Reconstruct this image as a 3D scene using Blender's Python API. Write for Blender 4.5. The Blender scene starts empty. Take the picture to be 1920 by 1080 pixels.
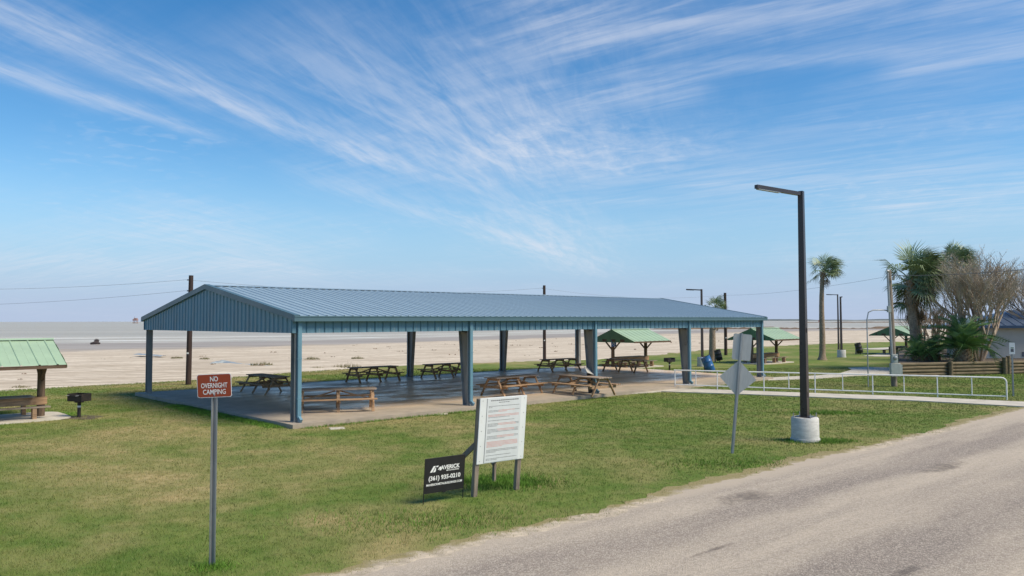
import bpy, bmesh, math, random
import numpy as np
from mathutils import Vector, Matrix
random.seed(7); np.random.seed(7)
R = math.radians
sc = bpy.context.scene
col = sc.collection

# ------------------------------------------------------------------ camera
F_PX, CAM_H, PITCH, ROLL = 1462.8, 3.05, R(2.405), R(-0.1126)
_r = Vector((1, 0, 0)); _f = Vector((0, math.cos(PITCH), math.sin(PITCH))); _u = Vector((0, -math.sin(PITCH), math.cos(PITCH)))
_c, _s = math.cos(ROLL), math.sin(ROLL)
cam_right = _c * _r + _s * _u; cam_up = -_s * _r + _c * _u
cd = bpy.data.cameras.new('camera'); cam = bpy.data.objects.new('camera', cd); col.objects.link(cam)
cd.sensor_width = 36.0; cd.lens = F_PX / 1920 * 36.0; cd.clip_start = 0.1; cd.clip_end = 60000
m = Matrix((cam_right, cam_up, -_f)).transposed().to_4x4(); m.translation = (0, 0, CAM_H)
cam.matrix_world = m
sc.camera = cam

# ------------------------------------------------------------------ sky, sun, exposure
SUN_EL = R(50); SUN_DIR = Vector((0.93 * math.cos(SUN_EL), -0.36 * math.cos(SUN_EL), math.sin(SUN_EL))).normalized()
SUN_ROT = math.atan2(SUN_DIR.x, SUN_DIR.y)
sc.view_settings.view_transform = 'Standard'; sc.view_settings.look = 'None'
sc.view_settings.gamma = 1.0; sc.view_settings.use_curve_mapping = False
sc.view_settings.exposure = 1.0
sd = bpy.data.lights.new('sun', 'SUN'); sd.energy = 2.4; sd.angle = R(28); sd.color = (1.0, 0.89, 0.69)
sun = bpy.data.objects.new('sun', sd); col.objects.link(sun)
sun.rotation_euler = (-SUN_DIR).to_track_quat('-Z', 'Y').to_euler()

class NT:
    """small node-graph writer"""
    def __init__(s, tree): s.t = tree; s.n = tree.nodes; s.l = tree.links
    def put(s, sock, v):
        if v is None: return
        if hasattr(v, 'is_output') or isinstance(v, bpy.types.NodeSocket): s.l.new(v, sock)
        else: sock.default_value = v
    def node(s, typ, ins=None, **kw):
        nd = s.n.new(typ)
        for k, v in kw.items(): setattr(nd, k, v)
        for k, v in (ins or {}).items(): s.put(nd.inputs[k], v)
        return nd
    def math(s, op, a, b=None, c=None, clamp=False):
        nd = s.n.new('ShaderNodeMath'); nd.operation = op; nd.use_clamp = clamp
        s.put(nd.inputs[0], a); s.put(nd.inputs[1], b)
        if c is not None: s.put(nd.inputs[2], c)
        return nd.outputs[0]
    def vmath(s, op, a, b=None):
        nd = s.n.new('ShaderNodeVectorMath'); nd.operation = op
        s.put(nd.inputs[0], a); s.put(nd.inputs[1], b)
        return nd.outputs[1] if op in ('DOT_PRODUCT', 'LENGTH', 'DISTANCE') else nd.outputs[0]
    def sep(s, v): return s.node('ShaderNodeSeparateXYZ', {0: v}).outputs
    def comb(s, x, y, z=0.0): return s.node('ShaderNodeCombineXYZ', {0: x, 1: y, 2: z}).outputs[0]
    def noise(s, vec, scale, detail=4, rough=0.55, dist=0.0):
        nd = s.node('ShaderNodeTexNoise', {'Vector': vec, 'Scale': scale, 'Detail': detail, 'Roughness': rough, 'Distortion': dist}); return nd.outputs[0]
    def ramp(s, v, lo, hi, a=0.0, b=1.0):
        nd = s.node('ShaderNodeMapRange', {0: v, 1: lo, 2: hi, 3: a, 4: b}, interpolation_type='SMOOTHSTEP'); return nd.outputs[0]
    def mix(s, f, a, b, mode='MIX'):
        nd = s.n.new('ShaderNodeMix'); nd.data_type = 'RGBA'; nd.blend_type = mode
        s.put(nd.inputs[0], f)
        s.put(nd.inputs[6], a if not isinstance(a, tuple) else (*a[:3], 1)); s.put(nd.inputs[7], b if not isinstance(b, tuple) else (*b[:3], 1))
        return nd.outputs[2]

world = bpy.data.worlds.new('World'); sc.world = world; world.use_nodes = True
w = NT(world.node_tree); w.n.clear()
sky = w.node('ShaderNodeTexSky', sky_type='NISHITA', sun_disc=False, sun_elevation=SUN_EL, sun_rotation=SUN_ROT,
             altitude=0.0, air_density=1.0, dust_density=0.2, ozone_density=1.6)
gen = w.node('ShaderNodeTexCoord').outputs['Generated']
dx, dy, dz = w.sep(gen)
zz = w.math('ADD', w.math('MAXIMUM', dz, 0.0), 0.08)
px_, py_ = w.math('DIVIDE', dx, zz), w.math('DIVIDE', dy, zz)     # cirrus sheet seen in plan
P = w.comb(px_, py_)
def pdir(x, y):      # photo pixel -> plan position on the cirrus sheet
    d = Vector(((x - 960) / F_PX, 0, 0)) ; v = (cam_right * ((x - 960) / F_PX) + cam_up * ((540 - y) / F_PX) + _f).normalized()
    k = max(v.z, 0) + 0.08
    return v.x / k, v.y / k
def fibre(ang, sx, sy, scale, seed, detail=6):
    # noise stretched along direction ang
    c, s = math.cos(ang), math.sin(ang)
    a = w.math('ADD', w.math('MULTIPLY', px_, c * sx), w.math('MULTIPLY', py_, s * sx))
    b = w.math('ADD', w.math('MULTIPLY', px_, -s * sy), w.math('MULTIPLY', py_, c * sy))
    return w.noise(w.comb(a, b, seed), scale, detail, 0.62, 0.6)
angA, angB = math.atan2(1.5, 0.77), math.atan2(-0.42, 0.9)
fa = w.math('ADD', w.math('MULTIPLY', fibre(angA, 0.9, 5.0, 1.0, 1.7), 0.55), w.math('MULTIPLY', fibre(angA + 0.25, 2.2, 15.0, 1.0, 4.1, 8), 0.45))
fb = w.math('ADD', w.math('MULTIPLY', fibre(angB, 0.8, 4.5, 1.0, 7.3), 0.5), w.math('MULTIPLY', fibre(angB - 0.2, 2.0, 14.0, 1.0, 2.9, 8), 0.5)); fine = w.noise(P, 5.5, 6, 0.65, 0.8)
mackerel = w.noise(P, 11.0, 3, 0.5, 0.5)
acc = None
def band(p0, p1, width, amp, fib):
    """a soft cirrus streak between two directions"""
    global acc
    (ax, ay), (bx, by) = pdir(*p0), pdir(*p1)
    L = math.hypot(bx - ax, by - ay); ux, uy = (bx - ax) / L, (by - ay) / L
    rx, ry = w.math('SUBTRACT', px_, ax), w.math('SUBTRACT', py_, ay)
    along = w.math('ADD', w.math('MULTIPLY', rx, ux), w.math('MULTIPLY', ry, uy))
    perp = w.math('ADD', w.math('MULTIPLY', rx, -uy), w.math('MULTIPLY', ry, ux))
    wob = w.math('MULTIPLY', w.math('SUBTRACT', fine, 0.5), width * 1.6)
    perp = w.math('DIVIDE', w.math('ADD', perp, wob), width * 1.45)
    g = w.math('POWER', 2.718, w.math('MULTIPLY', w.math('MULTIPLY', perp, perp), -1.0))
    e = w.math('MULTIPLY', w.ramp(along, -0.12 * L, 0.15 * L), w.ramp(along, 1.12 * L, 0.8 * L))
    v = w.math('MULTIPLY', w.math('MULTIPLY', g, e), w.math('MULTIPLY', w.ramp(fib, 0.36, 0.66, 0.22, 1.25), amp))
    acc = v if acc is None else w.math('ADD', acc, v)
band((-300, -90), (760, 325), 0.085, 0.62, fa)
band((-200, 60), (420, 262), 0.05, 0.40, fa)
band((-100, 100), (240, 215), 0.06, 0.30, fa)
band((500, 60), (1140, 320), 0.34, 0.34, fa)
band((780, 210), (1120, 520), 0.24, 0.46, fa)
band((900, 260), (1250, 330), 0.30, 0.34, fine)
band((1100, 300), (1900, 420), 0.5, 0.26, fb)
band((1500, 200), (2000, 240), 0.3, 0.22, fb)
band((600, 340), (1130, 500), 0.12, 0.40, fa)
band((950, 60), (2300, -60), 0.16, 0.55, fb)
band((1050, 200), (1330, 165), 0.10, 0.40, fb)
band((1150, 150), (1700, 90), 0.05, 0.35, fb)
band((1280, 345), (2000, 300), 0.14, 0.30, fb)
band((1620, 390), (2100, 330), 0.16, 0.42, fb)
band((1660, 130), (2100, 60), 0.10, 0.45, fb)
band((1010, 380), (1230, 375), 0.05, 0.28, fb)
band((-200, 500), (560, 520), 0.9, 0.38, fb)
band((280, 400), (640, 560), 0.30, 0.34, fa)
# thin veil everywhere, mackerel ripples in places
veil = w.math('MULTIPLY', w.ramp(w.noise(P, 0.55, 4, 0.5, 0.4), 0.40, 0.72), w.math('ADD', w.ramp(fb, 0.38, 0.66, 0, 0.26), w.ramp(fa, 0.38, 0.66, 0, 0.20)))
mac = w.math('MULTIPLY', w.ramp(w.noise(P, 0.8, 2), 0.5, 0.68), w.ramp(mackerel, 0.48, 0.75, 0, 0.28))
dens = w.math('ADD', w.math('ADD', acc, veil), mac)
dens = w.math('MULTIPLY', dens, w.ramp(dz, -0.01, 0.10, 0.45, 1.0))
dens = w.math('MINIMUM', w.math('MULTIPLY', dens, 0.64), 0.70)
hs = w.node('ShaderNodeHueSaturation', {'Saturation': 1.40, 'Value': 1.12, 'Color': sky.outputs[0]}).outputs[0]
low = w.ramp(dz, 0.20, 0.005, 0.0, 0.95)                # moist air thickens towards the horizon
hs = w.mix(low, hs, w.mix(w.ramp(dz, 0.09, 0.0), (2.35, 3.95, 6.1), (3.4, 4.25, 5.9)))
skyc = w.mix(dens, hs, (5.9, 6.2, 6.9))
bg = w.node('ShaderNodeBackground', {'Color': skyc, 'Strength': 0.064})
w.l.new(bg.outputs[0], w.node('ShaderNodeOutputWorld').inputs[0])

# ------------------------------------------------------------------ helpers
def G(x, y, z=-0.13):
    """point of the horizontal plane z that the photo shows at pixel x, y"""
    v = cam_right * ((x - 960) / F_PX) + cam_up * ((540 - y) / F_PX) + _f
    t = (z - CAM_H) / v.z
    return Vector((v.x * t, v.y * t, z))

def mat(name, base=(0.5, 0.5, 0.5), rough=0.6, metal=0.0, var=0.12, vscale=6.0, bump=0.0, bscale=40.0, spec=0.5, stretch=None, dirt=None, fn=None):
    m = bpy.data.materials.new(name); m.use_nodes = True
    n = NT(m.node_tree); b = n.n['Principled BSDF']
    tc = n.node('ShaderNodeTexCoord').outputs['Object']
    v = tc
    if stretch: v = n.vmath('MULTIPLY', tc, stretch)
    nz = n.noise(v, vscale, 5, 0.6)
    f = n.ramp(nz, 0.3, 0.7, 1 - var, 1 + var)
    c = n.mix(1.0, base, n.comb(f, f, f), 'MULTIPLY')
    if dirt:
        dcol, lo, hi, dsc = dirt
        c = n.mix(n.ramp(n.noise(tc, dsc, 5, 0.65), lo, hi), c, dcol)
    if fn: c = fn(n, c, tc, b) or c
    n.put(b.inputs['Base Color'], c)
    b.inputs['Metallic'].default_value = metal
    if not b.inputs['Roughness'].is_linked:
        n.put(b.inputs['Roughness'], n.ramp(nz, 0.2, 0.8, max(0.03, rough - 0.08), min(1, rough + 0.08)))
    b.inputs['Specular IOR Level'].default_value = spec
    if bump:
        bn = n.node('ShaderNodeBump', {'Strength': bump, 'Distance': 0.02, 'Height': n.noise(v, bscale, 4, 0.6)})
        n.l.new(bn.outputs[0], b.inputs['Normal'])
    return m

class MB:
    def __init__(s): s.v = []; s.f = []
    def add(s, vs, fs):
        k = len(s.v); s.v += [tuple(p) for p in vs]; s.f += [tuple(i + k for i in f) for f in fs]; return s
    def box(s, x0, x1, y0, y1, z0, z1):
        return s.add([(x0, y0, z0), (x1, y0, z0), (x1, y1, z0), (x0, y1, z0), (x0, y0, z1), (x1, y0, z1), (x1, y1, z1), (x0, y1, z1)],
                     [(3, 2, 1, 0), (4, 5, 6, 7), (0, 1, 5, 4), (1, 2, 6, 5), (2, 3, 7, 6), (3, 0, 4, 7)])
    def beam(s, p0, p1, a, b, up=(0, 0, 1)):
        """rectangular bar from p0 to p1, a across, b along 'up'"""
        p0, p1, up = Vector(p0), Vector(p1), Vector(up); d = (p1 - p0).normalized()
        sd_ = d.cross(up)
        if sd_.length < 1e-4: sd_ = d.cross(Vector((0, 1, 0)))
        sd_.normalize(); u2 = sd_.cross(d).normalized()
        q = []
        for p in (p0, p1):
            for i, j in ((-1, -1), (1, -1), (1, 1), (-1, 1)): q.append(p + sd_ * (a / 2 * i) + u2 * (b / 2 * j))
        return s.add(q, [(3, 2, 1, 0), (4, 5, 6, 7), (0, 1, 5, 4), (1, 2, 6, 5), (2, 3, 7, 6), (3, 0, 4, 7)])
    def tube(s, pts, rad, n=10, cap=True):
        pts = [Vector(p) for p in pts]
        if not isinstance(rad, (list, tuple)): rad = [rad] * len(pts)
        rings = []; ref = None
        for i, p in enumerate(pts):
            d = (pts[min(i + 1, len(pts) - 1)] - pts[max(i - 1, 0)]).normalized()
            if ref is None: ref = d.orthogonal().normalized()
            a = (ref - d * ref.dot(d)).normalized(); b = d.cross(a); ref = a
            rings.append([p + (a * math.cos(2 * math.pi * k / n) + b * math.sin(2 * math.pi * k / n)) * rad[i] for k in range(n)])
        vs = [q for r in rings for q in r]; fs = []
        for i in range(len(pts) - 1):
            for k in range(n): fs.append((i * n + k, i * n + (k + 1) % n, (i + 1) * n + (k + 1) % n, (i + 1) * n + k))
        if cap: fs.append(tuple(reversed(range(n)))); fs.append(tuple((len(pts) - 1) * n + k for k in range(n)))
        return s.add(vs, fs)
    def prism(s, poly, z0, z1):
        n = len(poly)
        return s.add([(x, y, z0) for x, y in poly] + [(x, y, z1) for x, y in poly],
                     [tuple(reversed(range(n))), tuple(range(n, 2 * n))] + [(i, (i + 1) % n, n + (i + 1) % n, n + i) for i in range(n)])
    def mesh(s, name, material, smooth=False):
        me = bpy.data.meshes.new(name); me.from_pydata(s.v, [], s.f); me.update()
        if material: me.materials.append(material)
        if smooth:
            me.shade_smooth()
            try: me.set_sharp_from_angle(angle=R(40))
            except Exception: pass
        return me
    def build(s, name, material, parent=None, smooth=False): return link(name, s.mesh(name, material, smooth), parent)

def link(name, data, parent=None):
    o = bpy.data.objects.new(name, data); col.objects.link(o)
    if parent is not None: o.parent = parent
    return o
def thing(name, label, cat, loc=(0, 0, 0), rz=0.0, group=None):
    o = link(name, None); o.empty_display_size = 0.2
    o.location = loc; o.rotation_euler = (0, 0, rz); o['label'] = label; o['category'] = cat
    if group: o['group'] = group
    return o
def tag(o, label, cat, group=None):
    o['label'] = label; o['category'] = cat
    if group: o['group'] = group
    return o
def struct(o, kind='structure'): o['kind'] = kind; return o
def copy_tree(o, parent=None):
    c = o.copy(); col.objects.link(c); c.parent = parent
    for ch in list(o.children): copy_tree(ch, c)
    return c
def bevel(o, wd=0.004, seg=1):
    md = o.modifiers.new('bevel', 'BEVEL'); md.width = wd; md.segments = seg; md.limit_method = 'ANGLE'; return o

# ------------------------------------------------------------------ materials
PAV_ANG = R(42.77)
PAV = Vector((-6.468, 23.592, 0)); PL, PW_ = 27.24, 13.6
pu = Vector((math.cos(PAV_ANG), math.sin(PAV_ANG), 0)); pv = Vector((-pu.y, pu.x, 0))
def patch_nodes(n, pos):
    """how dry the turf is, 0 lush .. 1 straw, by place"""
    big = n.noise(n.vmath('MULTIPLY', pos, (1, 1, 0)), 0.16, 3, 0.55, 0.3)
    mid = n.noise(n.vmath('MULTIPLY', pos, (1, 1, 0)), 0.9, 4, 0.6)
    xw = n.sep(pos)[0]
    return n.math('ADD', n.math('MULTIPLY', n.ramp(big, 0.38, 0.66, 0, 0.8), n.ramp(xw, 4.0, -3.0, 0.55, 1.0)), n.ramp(mid, 0.35, 0.75, -0.18, 0.28), clamp=True)
def grass_fn(blades):
    def fn(n, c, tc, b):
        pos = n.node('ShaderNodeNewGeometry').outputs['Position']
        dry = patch_nodes(n, pos)
        green = n.mix(n.ramp(n.noise(pos, 2.5, 3), 0.35, 0.65), (0.105, 0.17, 0.032), (0.155, 0.205, 0.048))
        straw = n.mix(n.ramp(n.noise(pos, 5.0, 3), 0.3, 0.7), (0.43, 0.335, 0.165), (0.31, 0.26, 0.115))
        c = n.mix(dry, green, straw)
        if blades:
            at = n.node('ShaderNodeAttribute', attribute_name='tone').outputs['Fac']
            c = n.mix(n.ramp(at, 0.0, 1.0, 0.0, 0.55), c, n.mix(n.ramp(at, 0.55, 0.9), (0.125, 0.20, 0.035), (0.40, 0.33, 0.17)))
        else:
            # soil and thatch showing between the blades
            c = n.mix(n.ramp(n.noise(pos, 30.0, 4, 0.7), 0.45, 0.75, 0, 0.45), c, (0.17, 0.145, 0.07))
        return c
    return fn
M = {}
M['lawn'] = mat('lawn_turf', rough=0.9, spec=0.1, bump=0.6, bscale=60, fn=grass_fn(False))
M['blade'] = mat('grass_blades', rough=0.75, spec=0.2, fn=grass_fn(True))
M['lush'] = mat('lush_grass', (0.11, 0.22, 0.03), 0.7, var=0.35, vscale=3, spec=0.2)
def sand_fn(n, c, tc, b):
    pos = n.node('ShaderNodeNewGeometry').outputs['Position']
    x, y, z = n.sep(pos)
    wet = n.ramp(n.math('ADD', z, n.math('MULTIPLY', n.noise(pos, 0.05, 3), 0.25)), -0.68, -0.52, 1, 0)
    p2 = n.vmath('MULTIPLY', pos, (1.0, 1.0, 0.0))
    tr = n.noise(n.vmath('MULTIPLY', n.node('ShaderNodeVectorRotate', {'Vector': p2, 'Angle': R(-35)}, rotation_type='Z_AXIS').outputs[0], (0.07, 0.55, 0)), 1.0, 4, 0.6, 1.2)
    c = n.mix(n.ramp(tr, 0.35, 0.65), (0.46, 0.38, 0.285), (0.68, 0.59, 0.47))
    c = n.mix(n.ramp(n.noise(p2, 1.6, 5, 0.7), 0.46, 0.68, 0, 0.65), c, (0.38, 0.30, 0.22))
    c = n.mix(n.ramp(n.noise(p2, 0.35, 5, 0.7), 0.62, 0.70, 0, 0.55), c, (0.25, 0.22, 0.15))
    wv = n.node('ShaderNodeTexWave', {'Vector': n.vmath('ADD', p2, (40.0, -15.0, 0.0)), 'Scale': 0.16, 'Distortion': 9.0, 'Detail': 2.0, 'Detail Scale': 0.25}, wave_type='RINGS').outputs['Fac']
    trk = n.math('MULTIPLY', n.ramp(wv, 0.82, 0.97), n.ramp(n.noise(p2, 0.06, 3), 0.42, 0.6))
    c = n.mix(n.math('MULTIPLY', trk, 0.7), c, (0.36, 0.29, 0.215))
    wet_fillc = n.mix(n.ramp(n.noise(n.vmath('MULTIPLY', p2, (0.02, 0.16, 0)), 1.0, 4), 0.35, 0.65), (0.30, 0.25, 0.20), (0.40, 0.345, 0.285))
    c = n.mix(wet, c, wet_fillc)
    n.put(b.inputs['Roughness'], n.math('SUBTRACT', 0.95, n.math('MULTIPLY', wet, 0.45)))
    return c
M['sand'] = mat('beach_sand', rough=0.9, spec=0.3, bump=0.9, bscale=1.1, fn=sand_fn)
def road_local(px, py):
    v = cam_right * ((px - 960) / F_PX) + cam_up * ((540 - py) / F_PX) + _f; t_ = (-0.1 - CAM_H) / v.z
    d = Vector((v.x * t_ - 3.2, v.y * t_ - 14.5)); a = R(41.3)
    return d.x * math.cos(a) + d.y * math.sin(a), -d.x * math.sin(a) + d.y * math.cos(a)
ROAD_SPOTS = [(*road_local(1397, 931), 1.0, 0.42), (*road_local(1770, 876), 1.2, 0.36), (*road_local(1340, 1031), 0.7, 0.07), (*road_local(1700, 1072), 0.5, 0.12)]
def road_fn(n, c, tc, b):
    x, y, z = n.sep(tc)
    wob = n.math('MULTIPLY', n.math('SUBTRACT', n.noise(n.vmath('MULTIPLY', tc, (0.25, 0.5, 0)), 1.0, 3), 0.5), 1.3)
    t = n.math('ADD', y, wob)
    tracks = n.math('ADD', n.math('MULTIPLY', n.ramp(t, -0.6, -1.3), n.ramp(t, -2.3, -1.7)), n.math('MULTIPLY', n.ramp(t, -3.3, -4.0), n.ramp(t, -5.4, -4.6)))
    streak = n.noise(n.vmath('MULTIPLY', tc, (0.12, 1.3, 0)), 1.0, 4, 0.6)
    tone = n.math('ADD', n.math('MULTIPLY', tracks, 0.7), n.ramp(streak, 0.35, 0.7, 0.0, 0.55), clamp=True)
    c = n.mix(tone, (0.54, 0.455, 0.355), (0.265, 0.222, 0.188))
    ag = n.node('ShaderNodeTexVoronoi', {'Vector': tc, 'Scale': 55.0}).outputs['Color']
    agv = n.sep(ag)[0]
    c = n.mix(n.ramp(agv, 0.0, 1.0, 0.0, 0.6), c, n.mix(n.ramp(agv, 0.35, 0.8), (0.17, 0.142, 0.122), (0.60, 0.52, 0.43)))
    c = n.mix(n.ramp(n.noise(tc, 14.0, 5, 0.7), 0.45, 0.8, 0, 0.45), c, (0.16, 0.135, 0.12))
    oil = n.noise(n.vmath('MULTIPLY', tc, (0.35, 1.1, 0)), 0.9, 3, 0.5, 0.6)
    c = n.mix(n.ramp(oil, 0.72, 0.80, 0, 0.75), c, (0.09, 0.08, 0.075))
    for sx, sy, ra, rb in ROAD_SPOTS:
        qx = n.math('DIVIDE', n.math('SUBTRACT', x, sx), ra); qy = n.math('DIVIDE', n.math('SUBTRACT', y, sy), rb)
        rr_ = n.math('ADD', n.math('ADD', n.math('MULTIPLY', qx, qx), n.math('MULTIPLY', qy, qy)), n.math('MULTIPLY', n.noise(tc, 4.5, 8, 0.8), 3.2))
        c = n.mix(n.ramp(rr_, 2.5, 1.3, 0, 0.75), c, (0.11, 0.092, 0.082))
    edge = n.ramp(n.math('ADD', y, n.math('MULTIPLY', n.noise(tc, 1.2, 4, 0.7), 0.7)), -0.05, 0.35)
    c = n.mix(edge, c, (0.50, 0.42, 0.33))
    return c
M['road'] = mat('chip_seal', rough=0.9, spec=0.25, bump=0.9, bscale=70, fn=road_fn)
def shoulder_fn(n, c, tc, b):
    x, y, z = n.sep(tc)
    turf = n.ramp(n.math('ADD', y, n.math('MULTIPLY', n.math('SUBTRACT', n.noise(tc, 2.6, 6, 0.75), 0.5), 1.1)), 0.02, 0.30)
    return n.mix(turf, c, (0.27, 0.225, 0.10))
M['shoulder'] = mat('sandy_shoulder', (0.48, 0.40, 0.30), 0.95, var=0.25, vscale=5, bump=0.7, bscale=40, fn=shoulder_fn)
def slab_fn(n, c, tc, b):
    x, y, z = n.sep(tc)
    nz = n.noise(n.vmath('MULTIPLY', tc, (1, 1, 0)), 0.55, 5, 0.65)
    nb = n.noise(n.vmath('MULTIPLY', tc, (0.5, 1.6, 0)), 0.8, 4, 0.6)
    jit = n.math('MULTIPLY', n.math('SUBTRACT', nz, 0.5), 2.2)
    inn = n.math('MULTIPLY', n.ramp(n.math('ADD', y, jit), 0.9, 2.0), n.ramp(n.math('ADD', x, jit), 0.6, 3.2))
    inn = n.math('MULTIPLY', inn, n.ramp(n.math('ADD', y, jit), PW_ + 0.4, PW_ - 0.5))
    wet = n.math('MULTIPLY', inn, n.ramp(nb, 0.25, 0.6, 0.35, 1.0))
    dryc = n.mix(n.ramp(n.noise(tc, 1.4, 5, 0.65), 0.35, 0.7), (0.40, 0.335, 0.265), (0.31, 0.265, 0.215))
    wet_fillc = n.mix(n.ramp(nb, 0.35, 0.65), (0.62, 0.46, 0.315), (0.72, 0.56, 0.40))  # wet floor, painted paler and warmer to fill the roof's shade
    c = n.mix(wet, dryc, wet_fillc)
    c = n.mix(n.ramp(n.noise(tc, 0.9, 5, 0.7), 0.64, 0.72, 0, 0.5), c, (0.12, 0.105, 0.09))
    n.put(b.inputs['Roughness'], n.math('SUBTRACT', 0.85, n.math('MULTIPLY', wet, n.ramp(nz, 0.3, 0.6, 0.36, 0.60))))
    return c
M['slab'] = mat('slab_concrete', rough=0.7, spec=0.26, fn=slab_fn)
M['concrete'] = mat('pale_concrete', (0.52, 0.475, 0.40), 0.85, var=0.12, vscale=1.5, bump=0.25, dirt=((0.33, 0.29, 0.22), 0.55, 0.75, 1.2))
M['pedestal'] = mat('cast_concrete', (0.55, 0.54, 0.51), 0.9, var=0.14, vscale=4, stretch=(1, 1, 4), bump=0.4, bscale=25, dirt=((0.28, 0.27, 0.25), 0.62, 0.7, 5))
M['blue'] = mat('blue_painted_steel', (0.12, 0.24, 0.315), 0.45, var=0.14, vscale=1.6, stretch=(3, 3, 0.5), dirt=((0.17, 0.235, 0.26), 0.5, 0.8, 2.5))
M['blue_trim'] = mat('blue_trim_steel', (0.072, 0.135, 0.168), 0.42, var=0.06, vscale=1.0)
M['roof'] = mat('blue_grey_roof_steel', (0.30, 0.40, 0.465), 0.42, metal=0.12, var=0.07, vscale=0.7, stretch=(1, 0.2, 1))
M['galv'] = mat('galvanised_steel', (0.36, 0.37, 0.37), 0.5, metal=0.55, var=0.16, vscale=3, stretch=(1, 1, 0.3))
M['primer'] = mat('grey_primer_steel', (0.27, 0.275, 0.275), 0.55, metal=0.2, var=0.2, vscale=2.5, stretch=(1, 1, 0.25), dirt=((0.17, 0.16, 0.15), 0.55, 0.8, 3))
def wood(name, base, var=0.3, stretch=(1.2, 14, 14)):
    return mat(name, base, 0.85, var=var, vscale=1.6, stretch=stretch, spec=0.2, bump=0.35, bscale=3, dirt=(tuple(c * 0.55 for c in base), 0.52, 0.75, 2.5))
M['wood'] = wood('brown_stained_wood', (0.38, 0.25, 0.155))
M['wood_red'] = wood('orange_brown_wood', (0.42, 0.265, 0.155))
M['wood_top'] = wood('grey_weathered_planks', (0.34, 0.27, 0.215))
M['wood_dark'] = wood('dark_weathered_wood', (0.115, 0.078, 0.055))
M['wood_grey'] = wood('silver_weathered_post', (0.25, 0.205, 0.165), stretch=(14, 14, 1.2))
M['post'] = wood('round_timber', (0.15, 0.105, 0.075), stretch=(10, 10, 1.0))
M['log'] = wood('landscape_timber', (0.17, 0.135, 0.085), stretch=(1.0, 10, 10))
M['creosote'] = wood('creosote_pole', (0.058, 0.040, 0.036), stretch=(10, 10, 0.7))
M['green_roof'] = mat('pale_green_metal', (0.33, 0.45, 0.31), 0.45, var=0.07, vscale=1.0)
M['green_gable'] = mat('green_metal_siding', (0.075, 0.16, 0.07), 0.5, var=0.15, vscale=2)
M['black'] = mat('black_paint', (0.012, 0.011, 0.012), 0.6, var=0.2)
M['bronze'] = mat('bronze_pole_paint', (0.045, 0.034, 0.034), 0.3, var=0.15, vscale=2)
M['white'] = mat('white_paint', (0.78, 0.78, 0.76), 0.5, var=0.05)
M['board'] = mat('white_board', (0.74, 0.76, 0.75), 0.5, var=0.05, vscale=1.5, dirt=((0.60, 0.60, 0.56), 0.55, 0.85, 3))
M['sheet'] = mat('white_sheet', (0.66, 0.685, 0.69), 0.35, var=0.04)
M['signback'] = mat('aluminium_sign_back', (0.50, 0.49, 0.46), 0.5, metal=0.3, var=0.08, vscale=3, stretch=(6, 6, 1))
M['brown_sign'] = mat('brown_sign_face', (0.30, 0.045, 0.012), 0.4, var=0.06)
M['print'] = mat('white_print', (0.8, 0.8, 0.78), 0.5, var=0.02)
M['ink'] = mat('dark_print', (0.12, 0.12, 0.13), 0.6, var=0.05)
M['red_ink'] = mat('red_print', (0.62, 0.17, 0.12), 0.6, var=0.05)
M['sign_blue'] = mat('blue_sign_face', (0.03, 0.13, 0.36), 0.4, var=0.05)
M['barrel_blue'] = mat('blue_plastic_drum', (0.025, 0.12, 0.33), 0.35, var=0.1, dirt=((0.12, 0.25, 0.42), 0.6, 0.8, 5))
M['barrel_black'] = mat('black_plastic_drum', (0.03, 0.028, 0.03), 0.5, var=0.2)
M['grill'] = mat('sooty_grill_steel', (0.02, 0.017, 0.016), 0.6, var=0.3, dirt=((0.09, 0.05, 0.03), 0.55, 0.75, 12))
M['box_grey'] = mat('electrical_box_grey', (0.34, 0.37, 0.35), 0.5, var=0.08)
M['palm_trunk'] = wood('palm_bark', (0.29, 0.225, 0.165), stretch=(5, 5, 9))
M['boots'] = wood('palm_leaf_bases', (0.24, 0.17, 0.10), stretch=(6, 6, 4))
M['frond'] = mat('palm_frond', (0.165, 0.22, 0.105), 0.5, var=0.4, vscale=1.5)
M['frond_dry'] = mat('dry_palm_frond', (0.24, 0.165, 0.095), 0.8, var=0.3, vscale=2)
M['cycad'] = mat('date_palm_leaf', (0.10, 0.19, 0.055), 0.45, var=0.4, vscale=1.5)
M['bark'] = wood('pale_bark', (0.40, 0.31, 0.235), stretch=(8, 8, 1.5))
M['twig'] = mat('bare_twigs', (0.42, 0.35, 0.265), 0.9, var=0.3, vscale=1.0)
M['seed'] = mat('dry_seed_heads', (0.38, 0.30, 0.205), 0.95, var=0.35, vscale=1.2)
M['stucco'] = mat('beige_stucco', (0.58, 0.53, 0.46), 0.9, var=0.06, vscale=1.0, bump=0.4, bscale=30)
M['blue_roof'] = mat('blue_metal_roof', (0.17, 0.22, 0.30), 0.38, metal=0.2, var=0.06)
M['blue_fascia'] = mat('dark_blue_fascia', (0.035, 0.075, 0.15), 0.5, var=0.06)
M['soil'] = mat('planter_soil', (0.10, 0.075, 0.05), 0.95, var=0.3, vscale=3)
M['tarp'] = mat('grey_blue_tarp', (0.30, 0.34, 0.36), 0.5, var=0.2, vscale=1)
M['drift'] = mat('dark_driftwood', (0.06, 0.045, 0.045), 0.9, var=0.3)
M['wire'] = mat('weathered_wire', (0.12, 0.12, 0.125), 0.6)
M['rust'] = mat('rusty_platform_steel', (0.32, 0.20, 0.18), 0.8, var=0.2)
M['far'] = mat('far_tree_line', (0.10, 0.12, 0.12), 0.95, var=0.2, vscale=0.01)
M['wrack'] = mat('brown_wrack_and_scrub', (0.15, 0.105, 0.07), 0.95, var=0.3, vscale=0.05)
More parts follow.
